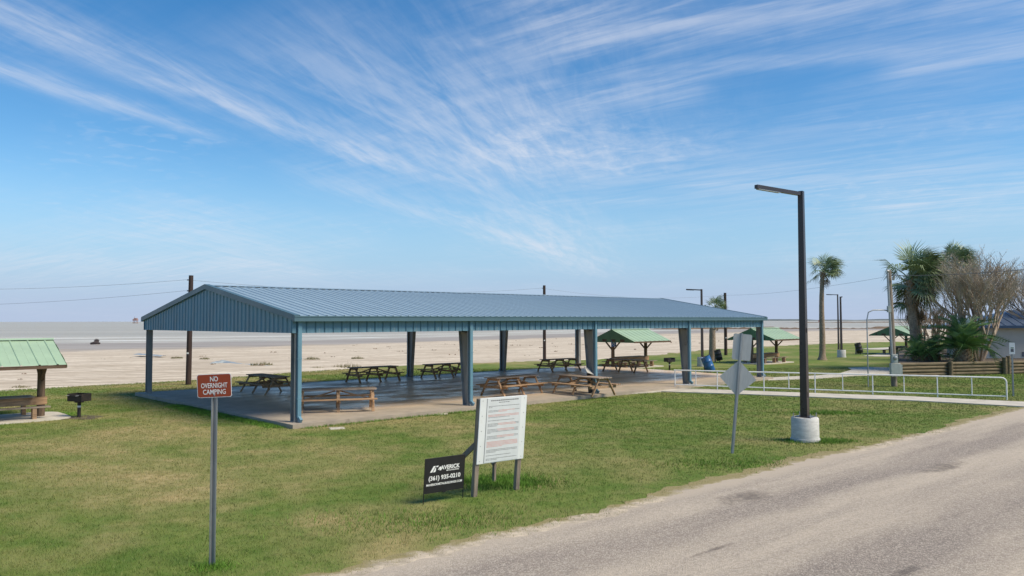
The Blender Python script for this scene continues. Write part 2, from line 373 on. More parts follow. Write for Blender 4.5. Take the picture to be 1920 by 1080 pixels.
M['scrub'] = mat('dune_scrub', (0.13, 0.12, 0.06), 0.9, var=0.4, vscale=4)
def sea_fn(n, c, tc, b):
    pos = n.node('ShaderNodeNewGeometry').outputs['Position']
    p2 = n.node('ShaderNodeVectorRotate', {'Vector': pos, 'Angle': R(-12)}, rotation_type='Z_AXIS').outputs[0]
    c = n.mix(n.ramp(n.noise(n.vmath('MULTIPLY', p2, (0.004, 0.02, 0)), 1.0, 4), 0.35, 0.65), (0.40, 0.345, 0.25), (0.46, 0.40, 0.30))
    t = n.node('ShaderNodeUVMap', uv_map='shore').outputs[0]
    s = n.sep(t)[0]       # 0 at the waterline .. 1 a hundred metres out
    f1 = n.noise(n.vmath('MULTIPLY', p2, (0.035, 0.32, 0)), 1.0, 5, 0.6, 0.5)
    sets = n.math('ADD', n.math('MULTIPLY', n.ramp(s, 0.10, 0.16), n.ramp(s, 0.30, 0.2)), n.math('MULTIPLY', n.ramp(s, 0.42, 0.5), n.ramp(s, 0.72, 0.6)))
    sets = n.math('ADD', sets, n.ramp(s, 0.05, 0.0, 0, 0.8))
    foam = n.math('MULTIPLY', sets, n.ramp(f1, 0.47, 0.56), clamp=True)
    c = n.mix(foam, c, (0.72, 0.72, 0.69))
    n.put(b.inputs['Roughness'], n.math('ADD', 0.32, n.math('MULTIPLY', foam, 0.5)))
    wv = n.noise(n.vmath('MULTIPLY', p2, (0.12, 0.5, 0)), 1.0, 5, 0.65)
    bn = n.node('ShaderNodeBump', {'Strength': 1.0, 'Distance': 0.5, 'Height': wv}); n.l.new(bn.outputs[0], b.inputs['Normal'])
    return c
M['sea'] = mat('muddy_bay_water', rough=0.35, spec=0.22, fn=sea_fn)

# ------------------------------------------------------------------ ground, beach, sea
def interp(x, pts):
    xs = [p[0] for p in pts]; return float(np.interp(x, xs, [p[1] for p in pts]))
edge_px = [(0, 732), (90, 727), (366, 712), (562, 697), (748, 685), (934, 678.5), (999, 676.5), (1121, 673), (1200, 668), (1330, 655), (1500, 646), (1650, 641), (1920, 637)]
lawn_edge = [(-160, -95), (-60, 0.5), (-40, 19)] + [(G(x, y).x, G(x, y).y) for x, y in edge_px] + [(120, 150), (260, 230), (700, 420)]
shore_px = [(0, 645), (500, 640), (900, 631), (1150, 623), (1400, 617.5), (1920, 613.5)]
SEA_Z = -1.0
shore = [(-700, -170), (-250, 88)] + [(G(x, y, SEA_Z).x, G(x, y, SEA_Z).y) for x, y in shore_px] + [(700, 640), (1500, 900)]
xs = sorted(set(list(np.linspace(-160, 200, 181)) + list(np.linspace(-700, -165, 30)) + list(np.linspace(205, 1500, 60))))
ts = [-1, 0, .01, .03, .06, .1, .15, .2, .26, .33, .4, .48, .56, .64, .72, .8, .88, .94, 1.0, 1.06, 1.15, 1.4]
mb = MB(); rows = []
for xi in xs:
    yb, ys = interp(xi, lawn_edge), interp(xi, shore)
    ys = max(ys, yb + 30); r = []
    for t in ts:
        if t < 0: y, z = min(yb, -30) - 120, -0.17
        else:
            y = yb + t * (ys - yb)
            k = min(1, max(0, (t - 0.02) / 0.98)); z = -0.165 - 0.835 * (k * k * (3 - 2 * k) * 0.55 + 0.45 * k)
            if 0.01 < t < 0.9: z += 0.07 * math.sin(xi * 0.9 + t * 31) * math.sin(xi * 0.23 - t * 53) * (1 - t)
            if t > 1: z = -1.0 - (t - 1) * 4
        r.append(len(mb.v)); mb.v.append((xi, y, z))
    rows.append(r)
for a, b in zip(rows, rows[1:]):
    for i in range(len(ts) - 1): mb.f.append((a[i], b[i], b[i + 1], a[i + 1]))
beach = struct(mb.build('beach', M['sand'], smooth=True))
# sea
mb = MB(); rows = []; uv = []
so = [-0.05, 0, .05, .1, .15, .2, .3, .4, .5, .6, .8, 1.0]; far = [400, 1500, 6000, 26000]
for xi in [-9000, -3000] + xs[::2] + [4000, 12000]:
    ys = interp(xi, shore); r = []
    for s_ in so: r.append(len(mb.v)); mb.v.append((xi, ys + s_ * 100, SEA_Z)); uv.append(s_)
    for f_ in far: r.append(len(mb.v)); mb.v.append((xi * (1 + f_ / 9000), ys + 100 + f_, SEA_Z)); uv.append(1 + f_)
    rows.append(r)
for a, b in zip(rows, rows[1:]):
    for i in range(len(so) + len(far) - 1): mb.f.append((a[i], b[i], b[i + 1], a[i + 1]))
me = mb.mesh('sea', M['sea']); ul = me.uv_layers.new(name='shore')
for lp in me.loops: ul.data[lp.index].uv = (uv[lp.vertex_index], 0)
struct(link('sea', me))
# lawn sheet with a ragged seaward edge
mb = MB(); rows = []
lx = list(np.arange(-60, 110, 0.35)) + list(np.arange(110, 260, 4))
for xi in [-160, -110, -80] + lx:
    yb = interp(xi, lawn_edge); rr = random.Random(int(xi * 100))
    jag = 0.35 * math.sin(xi * 1.7) + 0.3 * math.sin(xi * 4.1 + 1) + rr.uniform(-.25, .25)
    r = []
    for k, yy in enumerate([min(yb - 12, -60), yb - 8, yb - 3, yb - 1, yb + jag * (1 if xi < 12 else 2.2)]):
        r.append(len(mb.v)); mb.v.append((xi, yy, -0.13 if k < 4 else -0.168))
    rows.append(r)
for a, b in zip(rows, rows[1:]):
    for i in range(4): mb.f.append((a[i], b[i], b[i + 1], a[i + 1]))
struct(mb.build('lawn', M['lawn']))
# road, parallel to the pavilion
ROAD_ANG = R(41.3); road_o = Vector((3.2, 14.5, 0)); rd = Vector((math.cos(ROAD_ANG), math.sin(ROAD_ANG), 0)); rn = Vector((rd.y, -rd.x, 0))
def road_edge(s): return 0.20 * math.sin(s * 0.45) + 0.10 * math.sin(s * 1.3 + 1) + 0.06 * math.sin(s * 4.1 + 2) + 0.05 * math.sin(s * 9.3) + 0.03 * math.sin(s * 17.1)
def strip(name, mtl, off, amp, z, s0=-60, s1=160, wd=7.0, seed=3):
    mb = MB(); rr = random.Random(seed); prev = None; s_ = s0
    while s_ < s1:
        e = road_edge(s_) * amp + rr.uniform(-.06, .06) * amp + off
        row = []
        for k, t in enumerate([e, e - 0.5, -wd * 0.5, -wd + 0.5, -wd - (road_edge(s_ + 40) * amp + off)]):
            row.append(len(mb.v)); mb.v.append((s_, t, z + (0.0, 0.01, 0.035, 0.01, 0.0)[k] * (1 if mtl is M['road'] else 0.3)))
        if prev: 
            for i in range(4): mb.f.append((prev[i], row[i], row[i + 1], prev[i + 1]))
        prev = row; s_ += 0.12 if -20 < s_ < 45 else 1.0
    o = mb.build(name, mtl); o.location = road_o; o.rotation_euler = (0, 0, ROAD_ANG); return struct(o)
strip('road_shoulder', M['shoulder'], 0.42, 0.9, -0.124, seed=5)
strip('road', M['road'], 0.0, 0.8, -0.119)

def flat(name, pts, z, thick, mtl, rough_edge=0.0):
    mb = MB(); mb.prism([(p.x, p.y) for p in pts], z - thick, z); return struct(mb.build(name, mtl))
def Gs(l, z): return [G(x, y, z) for x, y in l]
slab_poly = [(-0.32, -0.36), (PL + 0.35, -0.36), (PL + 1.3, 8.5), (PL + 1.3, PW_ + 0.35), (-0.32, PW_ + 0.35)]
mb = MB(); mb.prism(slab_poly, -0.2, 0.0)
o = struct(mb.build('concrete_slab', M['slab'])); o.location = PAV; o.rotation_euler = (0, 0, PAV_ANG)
w_far = Gs([(1262, 727), (1390, 731.7), (1600, 739.3), (1700, 742.5), (1920, 753)], -0.09)
w_near = Gs([(1155, 739.5), (1240, 733.5), (1390, 738.3), (1600, 746.7), (1700, 749.8), (1920, 761.7)], -0.09)
d_ = (w_far[-1] - w_far[-2]).normalized()
w_far.append(w_far[-1] + d_ * 6); w_near.append(w_near[-1] + d_ * 6)
flat('sidewalk', w_near + w_far[::-1], -0.09, 0.1, M['concrete'])
flat('path', Gs([(1440, 712.5), (1530, 709.5), (1600, 704.5), (1672, 703), (1760, 704), (1760, 691), (1672, 689), (1625, 688), (1590, 689.5), (1597, 693), (1575, 699.5), (1530, 704), (1440, 707.5)], -0.10), -0.10, 0.08, M['concrete'])
flat('walkway', Gs([(1617, 653.4), (1675, 650.8), (1700, 651), (1700, 654.5), (1660, 655.4), (1630, 655)], -0.10), -0.10, 0.08, M['concrete'])
flat('walkway', Gs([(1617, 667), (1640, 665), (1680, 666), (1680, 668), (1640, 668)], -0.10), -0.10, 0.08, M['concrete'])

# ------------------------------------------------------------------ pavilion
pav = thing('pavilion', 'long open-sided pavilion with blue-grey ribbed metal roof over picnic tables', 'pavilion', PAV, PAV_ANG)
ZP, ZG, ZT = 2.69, 3.05, 3.20
PITCH_R = (4.36 - 3.20) / (PW_ / 2 + 0.1)
def roof_z(v): return 3.20 + PITCH_R * (v + 0.1 if v <= PW_ / 2 else PW_ + 0.1 - v)
NPAN = 30; PWID = (PL + 0.3) / NPAN
def rib_section(width, nrib=3, h=0.028, base=0.07, top=0.03):
    """cross-section of ribbed sheet, from 0 to width, as (x, height)"""
    pts = [(0.0, 0.0)]; st = width / nrib
    for k in range(nrib):
        c = st * (k + 0.5); pts += [(c - base / 2, 0), (c - top / 2, h), (c + top / 2, h), (c + base / 2, 0)]
    return pts + [(width, 0.0)]
def ribbed(width, length, to3, nrib=3, h=0.027):
    """sheet with ribs: to3(x, height, along) gives the position"""
    mb = MB(); sec = rib_section(width, nrib, h)
    for a in (0, 1):
        for x, hh in sec: mb.v.append(tuple(to3(x, hh, a)))
    n = len(sec)
    for i in range(n - 1): mb.f.append((i, i + 1, n + i + 1, n + i))
    return mb
sl = math.atan(PITCH_R); half = PW_ / 2 + 0.1
nrm = (-math.sin(sl), math.cos(sl))
def front_roof(x, h, a): v = -0.1 + a * half; return (x, v + nrm[0] * h, 3.205 + PITCH_R * a * half + nrm[1] * h)
def back_roof(x, h, a): v = PW_ + 0.1 - a * half; return (PWID - x, v - nrm[0] * h, 3.205 + PITCH_R * a * half + nrm[1] * h)
mf = ribbed(PWID - 0.002, 1, front_roof).mesh('roof_panel', M['roof']); mk = ribbed(PWID - 0.002, 1, back_roof).mesh('roof_panel', M['roof'])
wall_f = ribbed(PWID - 0.004, 1, lambda x, h, a: (x, 0.06 + h * 1.3, ZP + a * (ZT - ZP - 0.02))).mesh('fascia_panel', M['blue'])
wall_b = ribbed(PWID - 0.004, 1, lambda x, h, a: (PWID - x, PW_ - 0.06 - h * 1.3, ZP + a * (ZT - ZP - 0.02))).mesh('fascia_panel', M['blue'])
for i in range(NPAN):
    for me in (mf, mk, wall_f, wall_b):
        o = link(me.name.split('.')[0], me, pav); o.location = (-0.15 + i * PWID, 0, 0)
NG = 15; gw = (PW_ - 0.12) / NG
for end, ux in ((-1, -0.10), (1, PL + 0.10)):
    for i in range(NG):
        v0 = 0.06 + i * gw
        mb = MB(); sec = rib_section(gw - 0.004, 3, 0.03)
        cut = sorted(sec + ([(PW_ / 2 - v0, 0.0)] if v0 < PW_ / 2 < v0 + gw and i * 2 + 1 != NG else []))
        for a in (0, 1):
            for x, hh in cut: mb.v.append((ux + end * hh, v0 + x, ZP if a == 0 else roof_z(v0 + x) - 0.05))
        n = len(cut)
        for k in range(n - 1): mb.f.append((k, k + 1, n + k + 1, n + k))
        mb.build('gable_panel', M['blue'], pav)
    for sgn in (0, 1):   # rake trim along both slopes
        mb = MB(); va, vb = (-0.14, PW_ / 2) if sgn == 0 else (PW_ + 0.14, PW_ / 2)
        x0, x1 = ux + end * 0.035, ux + end * 0.095
        za, zb = 3.20 - PITCH_R * 0.04, 4.36
        q = []
        for v, z in ((va, za), (vb, zb)):
            q += [(x0 - end * 0.12, v, z + 0.05), (x1, v, z + 0.05), (x1, v, z - 0.13), (x0, v, z - 0.15)]
        mb.add(q, [(0, 1, 5, 4), (1, 2, 6, 5), (2, 3, 7, 6), (3, 0, 4, 7), (0, 3, 2, 1), (4, 5, 6, 7)]); mb.build('rake_trim', M['blue_trim'], pav)
mb = MB()
for s_ in (-1, 1):
    mb.add([(-0.2, PW_ / 2, 4.397), (PL + 0.2, PW_ / 2, 4.397), (PL + 0.2, PW_ / 2 + s_ * 0.28, 4.397 - PITCH_R * 0.28), (-0.2, PW_ / 2 + s_ * 0.28, 4.397 - PITCH_R * 0.28)], [(0, 1, 2, 3) if s_ < 0 else (3, 2, 1, 0)])
mb.build('ridge_cap', M['roof'], pav)
for s_ in (0, 1):      # white sheets added unseen under the roof to bounce light onto the floor
    va = 0.02 if s_ == 0 else PW_ - 0.02
    MB().add([(-0.05, va, 3.19), (PL + 0.05, va, 3.19), (PL + 0.05, PW_ / 2, roof_z(PW_ / 2) - 0.012), (-0.05, PW_ / 2, roof_z(PW_ / 2) - 0.012)], [(3, 2, 1, 0) if s_ == 0 else (0, 1, 2, 3)]).build('roof_bounce_sheet', M['white'], pav)
def gutter(y0, y1, name='gutter'):
    mb = MB(); t = 0.006; x0, x1 = -0.19, PL + 0.19
    s_ = 1 if y1 > y0 else -1
    mb.box(x0, x1, min(y0, y0 + s_ * t), max(y0, y0 + s_ * t), ZG, ZT + 0.005); mb.box(x0, x1, min(y0, y1), max(y0, y1), ZG - t, ZG)
    mb.box(x0, x1, min(y1 - s_ * t, y1), max(y1 - s_ * t, y1), ZG, ZT - 0.02)
    mb.box(x0, x1, min(y0 - s_ * 0.012, y0), max(y0 - s_ * 0.012, y0), ZT - 0.03, ZT + 0.01)
    for xa in (x0 - t, x1): mb.box(xa, xa + t, min(y0, y1), max(y0, y1), ZG, ZT)
    mb.build(name, M['blue_trim'], pav)
gutter(-0.16, -0.012); gutter(PW_ + 0.16, PW_ + 0.012)
def ibeam(p0, p1, d0, d1, fl, inward):
    """I-section from p0 to p1; the web spreads from the outer line by depth d0..d1 along 'inward'"""
    p0, p1, n = Vector(p0), Vector(p1), Vector(inward); mb = MB(); x = Vector((1, 0, 0)); t = 0.012
    def quadbar(a0, a1, b0, b1, wx):
        q = [a0 - x * wx, a0 + x * wx, b0 + x * wx, b0 - x * wx, a1 - x * wx, a1 + x * wx, b1 + x * wx, b1 - x * wx]
        mb.add(q, [(3, 2, 1, 0), (4, 5, 6, 7), (0, 1, 5, 4), (1, 2, 6, 5), (2, 3, 7, 6), (3, 0, 4, 7)])
    quadbar(p0, p1, p0 + n * t, p1 + n * t, fl / 2)
    quadbar(p0 + n * t, p1 + n * t, p0 + n * (d0 - t), p1 + n * (d1 - t), 0.005)
    quadbar(p0 + n * (d0 - t), p1 + n * (d1 - t), p0 + n * d0, p1 + n * d1, fl / 2)
    return mb
for i in range(5):
    a = PL * i / 4; end = i in (0, 4)
    a += 0.05 if i == 0 else (-0.05 if i == 4 else 0)
    for v, n in ((0.10, (0, 1, 0)), (PW_ - 0.10, (0, -1, 0))):
        d0, d1 = (0.24, 0.24) if end else (0.27, 0.55)
        c = ibeam((a, v, 0.02), (a, v, 3.02 + (0.0 if end else 0.02)), d0, d1, 0.2, n).build('column', M['primer'], pav)
        bp = MB(); bp.box(a - 0.13, a + 0.13, min(v - n[1] * 0.02, v + n[1] * (d0 + 0.02)), max(v - n[1] * 0.02, v + n[1] * (d0 + 0.02)), 0.0, 0.018)
        for bx in (-0.09, 0.09):
            for by in (0.06, d0 - 0.06): bp.tube([(a + bx, v + n[1] * by, 0.018), (a + bx, v + n[1] * by, 0.05)], 0.014, 6)
        bp.build('base_plate', M['galv'], c)
        # rafter
        zc = 3.03; vm = PW_ / 2
        ibeam((a, v, roof_z(v) - 0.16), (a, vm, roof_z(vm) - 0.16), 0.5 if not end else 0.24, 0.26, 0.16, (0, 0, -1)).build('rafter', M['primer'], pav)
    for v, s_ in ((0.0, -1), (PW_, 1)):
        mb = MB(); y0 = 0.085 if s_ < 0 else PW_ - 0.085
        ya, yb = sorted((y0 - 0.005 * (1 if s_ < 0 else -1), y0 + s_ * 0.10))
        a2 = a + (0.02 if i == 0 else (-0.02 if i == 4 else 0.0))
        mb.box(a2 - 0.06, a2 + 0.06, ya, yb, 0.14, ZG - 0.004)
        yo = yb if s_ > 0 else ya
        mb.beam((a2, yo - s_ * 0.05, 0.15), (a2, yo + s_ * 0.10, 0.045), 0.12, 0.085, (1, 0, 0))
        for zb in (0.7, 1.9): mb.box(a2 - 0.075, a2 + 0.075, ya - 0.004, yb + 0.004, zb, zb + 0.03)
        mb.build('downspout', M['blue'], pav)
for k in range(5):
    for side in (0, 1):
        v = 0.6 + k * 1.4; z = roof_z(v) - 0.085; vv = v if side == 0 else PW_ - v
        mb = MB(); mb.box(0, PL, vv - 0.03, vv + 0.03, z - 0.07, z + 0.07); mb.build('purlin', M['galv'], pav)

# ------------------------------------------------------------------ picnic tables
def rnd_board(mb, p0, p1, a, b, up=(0, 0, 1)): mb.beam(p0, p1, a, b, up)
def make_table(L=2.62, fx=1.17, wmat='wood', tmat='wood_top'):
    t = thing('picnic_table', '', 'picnic table')
    for k in range(5):
        y = -0.30 + k * 0.15; dz = random.uniform(-.002, .002); e = random.uniform(-.012, .012)
        o = MB().box(-L / 2 + e, L / 2 + e, y - 0.068, y + 0.068, 0.705 + dz, 0.743 + dz).build('top_plank', M[tmat], t); bevel(o)
    for s_ in (-1, 1):
        for k in range(2):
            y = s_ * (0.66 + k * 0.145); e = random.uniform(-.012, .012)
            o = MB().box(-L / 2 + e, L / 2 + e, y - 0.067, y + 0.067, 0.405, 0.443).build('seat_plank', M[wmat], t); bevel(o)
    for x in (-fx, 0.02, fx):
        for s_ in (-1, 1):
            o = MB().beam((x, s_ * 0.24, 0.70), (x, s_ * 0.66, 0.0), 0.045, 0.10, (1, 0, 0)).build('leg', M[wmat], t); bevel(o)
        xo = x + (0.046 if x < 0.5 else -0.046)
        MB().box(xo - 0.022, xo + 0.022, -0.76, 0.76, 0.30, 0.403).build('seat_bearer', M[wmat], t)
        MB().box(xo - 0.022, xo + 0.022, -0.34, 0.34, 0.61, 0.703).build('top_bearer', M[wmat], t)
    for s_ in (-1, 1):
        MB().beam((s_ * (fx - 0.06), 0, 0.37), (s_ * 0.07, 0, 0.66), 0.04, 0.09, (0, 1, 0)).build('brace', M[wmat], t)
    return t
tabs = [((-10.5, 33.6), 133, 'brown wooden picnic table under the pavilion behind the brown camping sign'),
        ((-6.0, 26.9), 14, 'wooden picnic table nearest the pavilion corner post, seen side-on'),
        ((-7.05, 39.75), 43, 'wooden picnic table at the far slab edge left of the dark tapered rear column'),
        ((-3.6, 42.5), 43, 'wooden picnic table at the far slab edge half hidden behind a blue downspout'),
        ((0.0, 32.7), 48, 'left picnic table of the pair set in a V behind the white notice board'),
        ((2.98, 32.72), -52, 'right picnic table of the pair set in a V beside the slanted placard'),
        ((2.86, 47.5), 41, 'wooden picnic table beyond the V pair near the rear corner column'),
        ((6.75, 46.75), -47, 'wooden picnic table on the slab in front of the shelter with the blue sign')]
proto = make_table(); proto2 = make_table(wmat='wood_red')
for i, ((x, y), a, lab) in enumerate(tabs):
    src = proto2 if i in (1, 4) else proto
    t = src if i in (0, 1) else copy_tree(src)
    t.location = (x, y, 0.001); t.rotation_euler = (0, 0, R(a)); t['label'] = lab; t['group'] = 'picnic tables under the pavilion'

# ------------------------------------------------------------------ green-roofed shelters
SH_SEP = 3.55; SH_H = 1.92; ZE, ZR = 1.78, 2.56      # eave and ridge above their ground
def make_shelter():
    t = thing('picnic_shelter', '', 'shelter')
    x0, x1 = -0.15, SH_SEP + 0.3
    for x in (0, SH_SEP):
        p = MB().tube([(x, 0, -0.05), (x, 0, 1.2), (x, 0, ZR - 0.12)], [0.125, 0.115, 0.11], 12).build('post', M['post'], t, True)
        for s_ in (-1, 1):
            MB().beam((x, s_ * 0.10, 1.22), (x, s_ * 0.80, ZE + 0.12), 0.06, 0.10, (1, 0, 0)).build('brace', M['post'], t)
        MB().beam((x - 0.15, -SH_H + 0.6, ZE + 0.04), (x - 0.15, SH_H - 0.6, ZE + 0.04), 0.05, 0.16).build('tie_beam', M['wood_dark'], t)
    n = 8; pw = (x1 - x0) / n; pr = (ZR - ZE) / SH_H
    for s_ in (-1, 1):
        me = ribbed(pw - 0.003, 1, lambda x, h, a: ((x if s_ < 0 else pw - x), s_ * (SH_H - a * SH_H), ZE + a * (ZR - ZE) + h), 1 if pw > 0.4 else 1, 0.028).mesh('roof_panel', M['green_roof'])
        for i in range(n):
            o = link('roof_panel', me, t); o.location = (x0 + i * pw, 0, 0)
        MB().box(x0, x1, s_ * SH_H - 0.02, s_ * SH_H + 0.02, ZE - 0.11, ZE - 0.006).build('eave_board', M['wood_dark'], t)
        for x in (x0 + 0.03, SH_SEP / 2, x1 - 0.03): MB().beam((x, s_ * 0.02, ZR - 0.05), (x, s_ * (SH_H - 0.03), ZE - 0.04), 0.04, 0.07).build('rafter', M['wood_dark'], t)
    for x, e in ((x0 + 0.0, -1), (x1, 1)):
        ng = 10; g = 2 * SH_H / ng
        for k in range(ng):
            ya, yb = -SH_H + k * g, -SH_H + (k + 1) * g
            za, zb = ZR - abs(ya) * pr - 0.01, ZR - abs(yb) * pr - 0.01
            mb = MB(); xo = x + e * 0.02 + (0.012 * e if k % 2 else 0)
            mb.add([(xo, ya, ZE - 0.09), (xo, yb, ZE - 0.09), (xo, yb, zb), (xo, ya, za), (xo - e * .012, ya, ZE - 0.09), (xo - e * .012, yb, ZE - 0.09), (xo - e * .012, yb, zb), (xo - e * .012, ya, za)],
                   [(0, 1, 2, 3), (7, 6, 5, 4), (0, 4, 5, 1), (2, 6, 7, 3), (1, 5, 6, 2), (0, 3, 7, 4)]); mb.build('gable_board', M['green_gable'], t)
    mb = MB()
    for s_ in (-1, 1): mb.add([(x0 - .03, 0, ZR + 0.045), (x1 + .03, 0, ZR + 0.045), (x1 + .03, s_ * 0.14, ZR - 0.012), (x0 - .03, s_ * 0.14, ZR - 0.012)], [(0, 1, 2, 3) if s_ < 0 else (3, 2, 1, 0)])
    mb.build('ridge_cap', M['green_roof'], t)
    # table fixed between the posts
    for s_ in (-1, 1): MB().box(-0.15, SH_SEP + 0.15, s_ * 0.15 - 0.02, s_ * 0.15 + 0.02, 0.40, 0.655).build('table_apron', M['wood_red'], t)
    for k in range(4): MB().box(0.25, SH_SEP - 0.25, -0.36 + k * 0.185, -0.19 + k * 0.185, 0.66, 0.70).build('top_plank', M['wood_top'], t)
    for s_ in (-1, 1):
        for k in range(2): MB().box(-0.1, SH_SEP + 0.1, s_ * (0.70 + k * 0.15) - 0.07, s_ * (0.70 + k * 0.15) + 0.07, 0.36, 0.40).build('bench_plank', M['wood_top'], t)
        for x in (0.35, SH_SEP / 2, SH_SEP - 0.35): MB().box(x - 0.06, x + 0.06, s_ * 0.78 - 0.12, s_ * 0.78 + 0.12, -0.02, 0.358).build('bench_leg', M['wood'], t)
    return t
GZ = -0.10
sh_spots = [(Vector((-15.75, 26.2, GZ)) - pu * SH_SEP, 'green-roofed wooden picnic shelter cut by the left edge beside the grill', (-0.35, 5.0)),
            (Vector((6.75, 52.4, GZ)), 'green-roofed picnic shelter with a blue sign on its post seen through the pavilion', (-0.5, 4.2)),
            (Vector((17.57, 57.3, GZ)), 'green-roofed picnic shelter just right of the pavilion end, behind the rail', (-0.5, 5.0)),
            (Vector((34.9, 72.0, GZ)), 'farthest green-roofed picnic shelter, behind the grey electric pole', (-0.5, 4.4))]
shp = make_shelter()
for i, (p, lab, (xa, xb)) in enumerate(sh_spots):
    t = shp if i == 0 else copy_tree(shp)
    t.location = p; t.rotation_euler = (0, 0, PAV_ANG); t['label'] = lab; t['group'] = 'green-roofed picnic shelters'
    mb = MB(); pts = []
    rr = random.Random(i)
    for k in range(20):
        a = 2 * math.pi * k / 20; ca, sa = math.cos(a), math.sin(a)
        ex = abs(ca) ** 0.35 * (1 if ca > 0 else -1); ey = abs(sa) ** 0.35 * (1 if sa > 0 else -1)
        pts.append((SH_SEP / 2 + ex * (SH_SEP / 2 + 0.75), ey * 1.35))
    mb.prism(pts, -0.08, 0.012); o = struct(mb.build('shelter_pad', M['concrete'])); o.location = p; o.rotation_euler = (0, 0, PAV_ANG)

# lettering helper: text outlines turned into thin solid meshes
def text_mesh(body, size, sx=1.0, mtl=None, align='CENTER', depth=0.0008, bold=0.0):
    cu = bpy.data.curves.new('lettering', 'FONT'); cu.body = body; cu.size = size; cu.align_x = align; cu.align_y = 'CENTER'; cu.extrude = depth; cu.offset = bold; cu.resolution_u = 3
    o = bpy.data.objects.new('lettering', cu); col.objects.link(o); dg = bpy.context.evaluated_depsgraph_get(); dg.update()
    me = bpy.data.meshes.new_from_object(o.evaluated_get(dg)); bpy.data.objects.remove(o); bpy.data.curves.remove(cu)
    me.transform(Matrix.Diagonal((sx, 1, 1, 1)))
    me.materials.clear(); me.materials.append(mtl); return me
def put_text(parent, body, x, z, size, sx, mtl, y=-0.004, bold=0.0, name='lettering', align='CENTER'):
    o = link(name, text_mesh(body, size, sx, mtl, align, bold=bold), parent); o.location = (x, y, z); o.rotation_euler = (R(90), 0, 0); return o
def rounded(w_, h_, r_, n=5):
    pts = []
    for cx, cy, a0 in ((w_ / 2 - r_, h_ / 2 - r_, 0), (-w_ / 2 + r_, h_ / 2 - r_, 90), (-w_ / 2 + r_, -h_ / 2 + r_, 180), (w_ / 2 - r_, -h_ / 2 + r_, 270)):
        for k in range(n + 1): a = R(a0 + 90 * k / n); pts.append((cx + r_ * math.cos(a), cy + r_ * math.sin(a)))
    return pts
def plate(pts, y0, y1):
    """panel in the x-z plane, from y0 (front) to y1 (back)"""
    n = len(pts); mb = MB()
    mb.add([(x, y0, z) for x, z in pts] + [(x, y1, z) for x, z in pts], [tuple(range(n)), tuple(reversed(range(n, 2 * n)))] + [(i, n + i, n + (i + 1) % n, (i + 1) % n) for i in range(n)])
    return mb
def uchannel(z0, z1, wd=0.075, flip=1):
    """perforated-style U-channel post along z; open side to -y*flip"""
    mb = MB(); pr = [(-wd / 2, 0.0), (-wd / 2 + 0.018, 0.0), (-0.014, 0.03), (0.014, 0.03), (wd / 2 - 0.018, 0.0), (wd / 2, 0.0)]
    t = 0.004; ring = [(x, y * flip) for x, y in pr] + [(x, (y + t) * flip) for x, y in reversed(pr)]
    n = len(ring)
    mb.add([(x, y, z0) for x, y in ring] + [(x, y, z1) for x, y in ring], [(i, (i + 1) % n, n + (i + 1) % n, n + i) for i in range(n)] + [tuple(range(n, 2 * n))])
    z = z0 + 0.3
    while z < z1 - 0.05:
        mb.box(-0.005, 0.005, min(0.0285 * flip, 0.0275 * flip), max(0.0285 * flip, 0.0275 * flip), z, z + 0.010); z += 0.05
    return mb

# NO OVERNIGHT CAMPING sign
b = G(397.5, 1063)
t = thing('park_sign', 'small brown NO OVERNIGHT CAMPING sign on a steel channel post in the grass', 'sign', b, R(-4)); t.rotation_euler = (R(1.2), R(0.6), R(-4))
uchannel(-0.25, 2.47, 0.085).build('post', M['galv'], t)
f = plate(rounded(0.46, 0.305, 0.03), -0.0125, -0.010).build('sign_plate', M['print'], t); f.location = (0, 0, 2.345); f.rotation_euler = (0, R(-3.2), 0)
plate(rounded(0.446, 0.291, 0.025), -0.0142, -0.0126).build('sign_face', M['brown_sign'], f)
for tx, z, sz in (('NO', 0.083, 0.090), ('OVERNIGHT', 0.0, 0.090), ('CAMPING', -0.083, 0.090)):
    put_text(f, tx, 0, z, sz, 0.78 if tx != 'OVERNIGHT' else 0.70, M['print'], y=-0.0155, bold=0.0005)
for z in (0.115, -0.118): MB().tube([(0, -0.012, z), (0, -0.019, z)], 0.011, 8).build('bolt', M['galv'], f)

# notice board
bl, br = G(892, 934), G(974, 917)
yaw = R(37)
ctr = (bl + br) / 2
t = thing('notice_board', 'white notice board of printed rules on weathered wooden posts beside the road', 'notice board', ctr, yaw); t.rotation_euler = (R(6), 0, yaw)
BW, BZ0, BZ1 = 1.06, 0.60, 1.80
for x in (-0.50, 0.46):
    p = MB().box(x - 0.045, x + 0.045, 0.012, 0.10, -0.3, 1.78 if x < 0 else 1.74).build('post', M['wood_grey'], t); bevel(p, 0.006)
    MB().beam((x + 0.02, 0.11, 0.95), (x - 0.02, 0.85, 0.30), 0.04, 0.09).build('brace', M['wood_grey'], t)
    MB().beam((x + 0.03, 0.80, -0.2), (x - 0.0, 0.80, 0.36), 0.045, 0.07, (0, 1, 0)).build('stake', M['wood_grey'], t)
pn = MB().box(-BW / 2, BW / 2, -0.008, 0.010, BZ0, BZ1).build('backing_board', M['board'], t)
sh = MB().box(-0.375, 0.395, -0.014, -0.0085, BZ0 + 0.012, BZ1 - 0.012).build('printed_sheet', M['sheet'], t)
MB().box(-0.379, -0.3755, -0.0145, -0.0085, BZ0 + 0.012, BZ1 - 0.012).build('sheet_edge', M['ink'], t)
rr = random.Random(4)
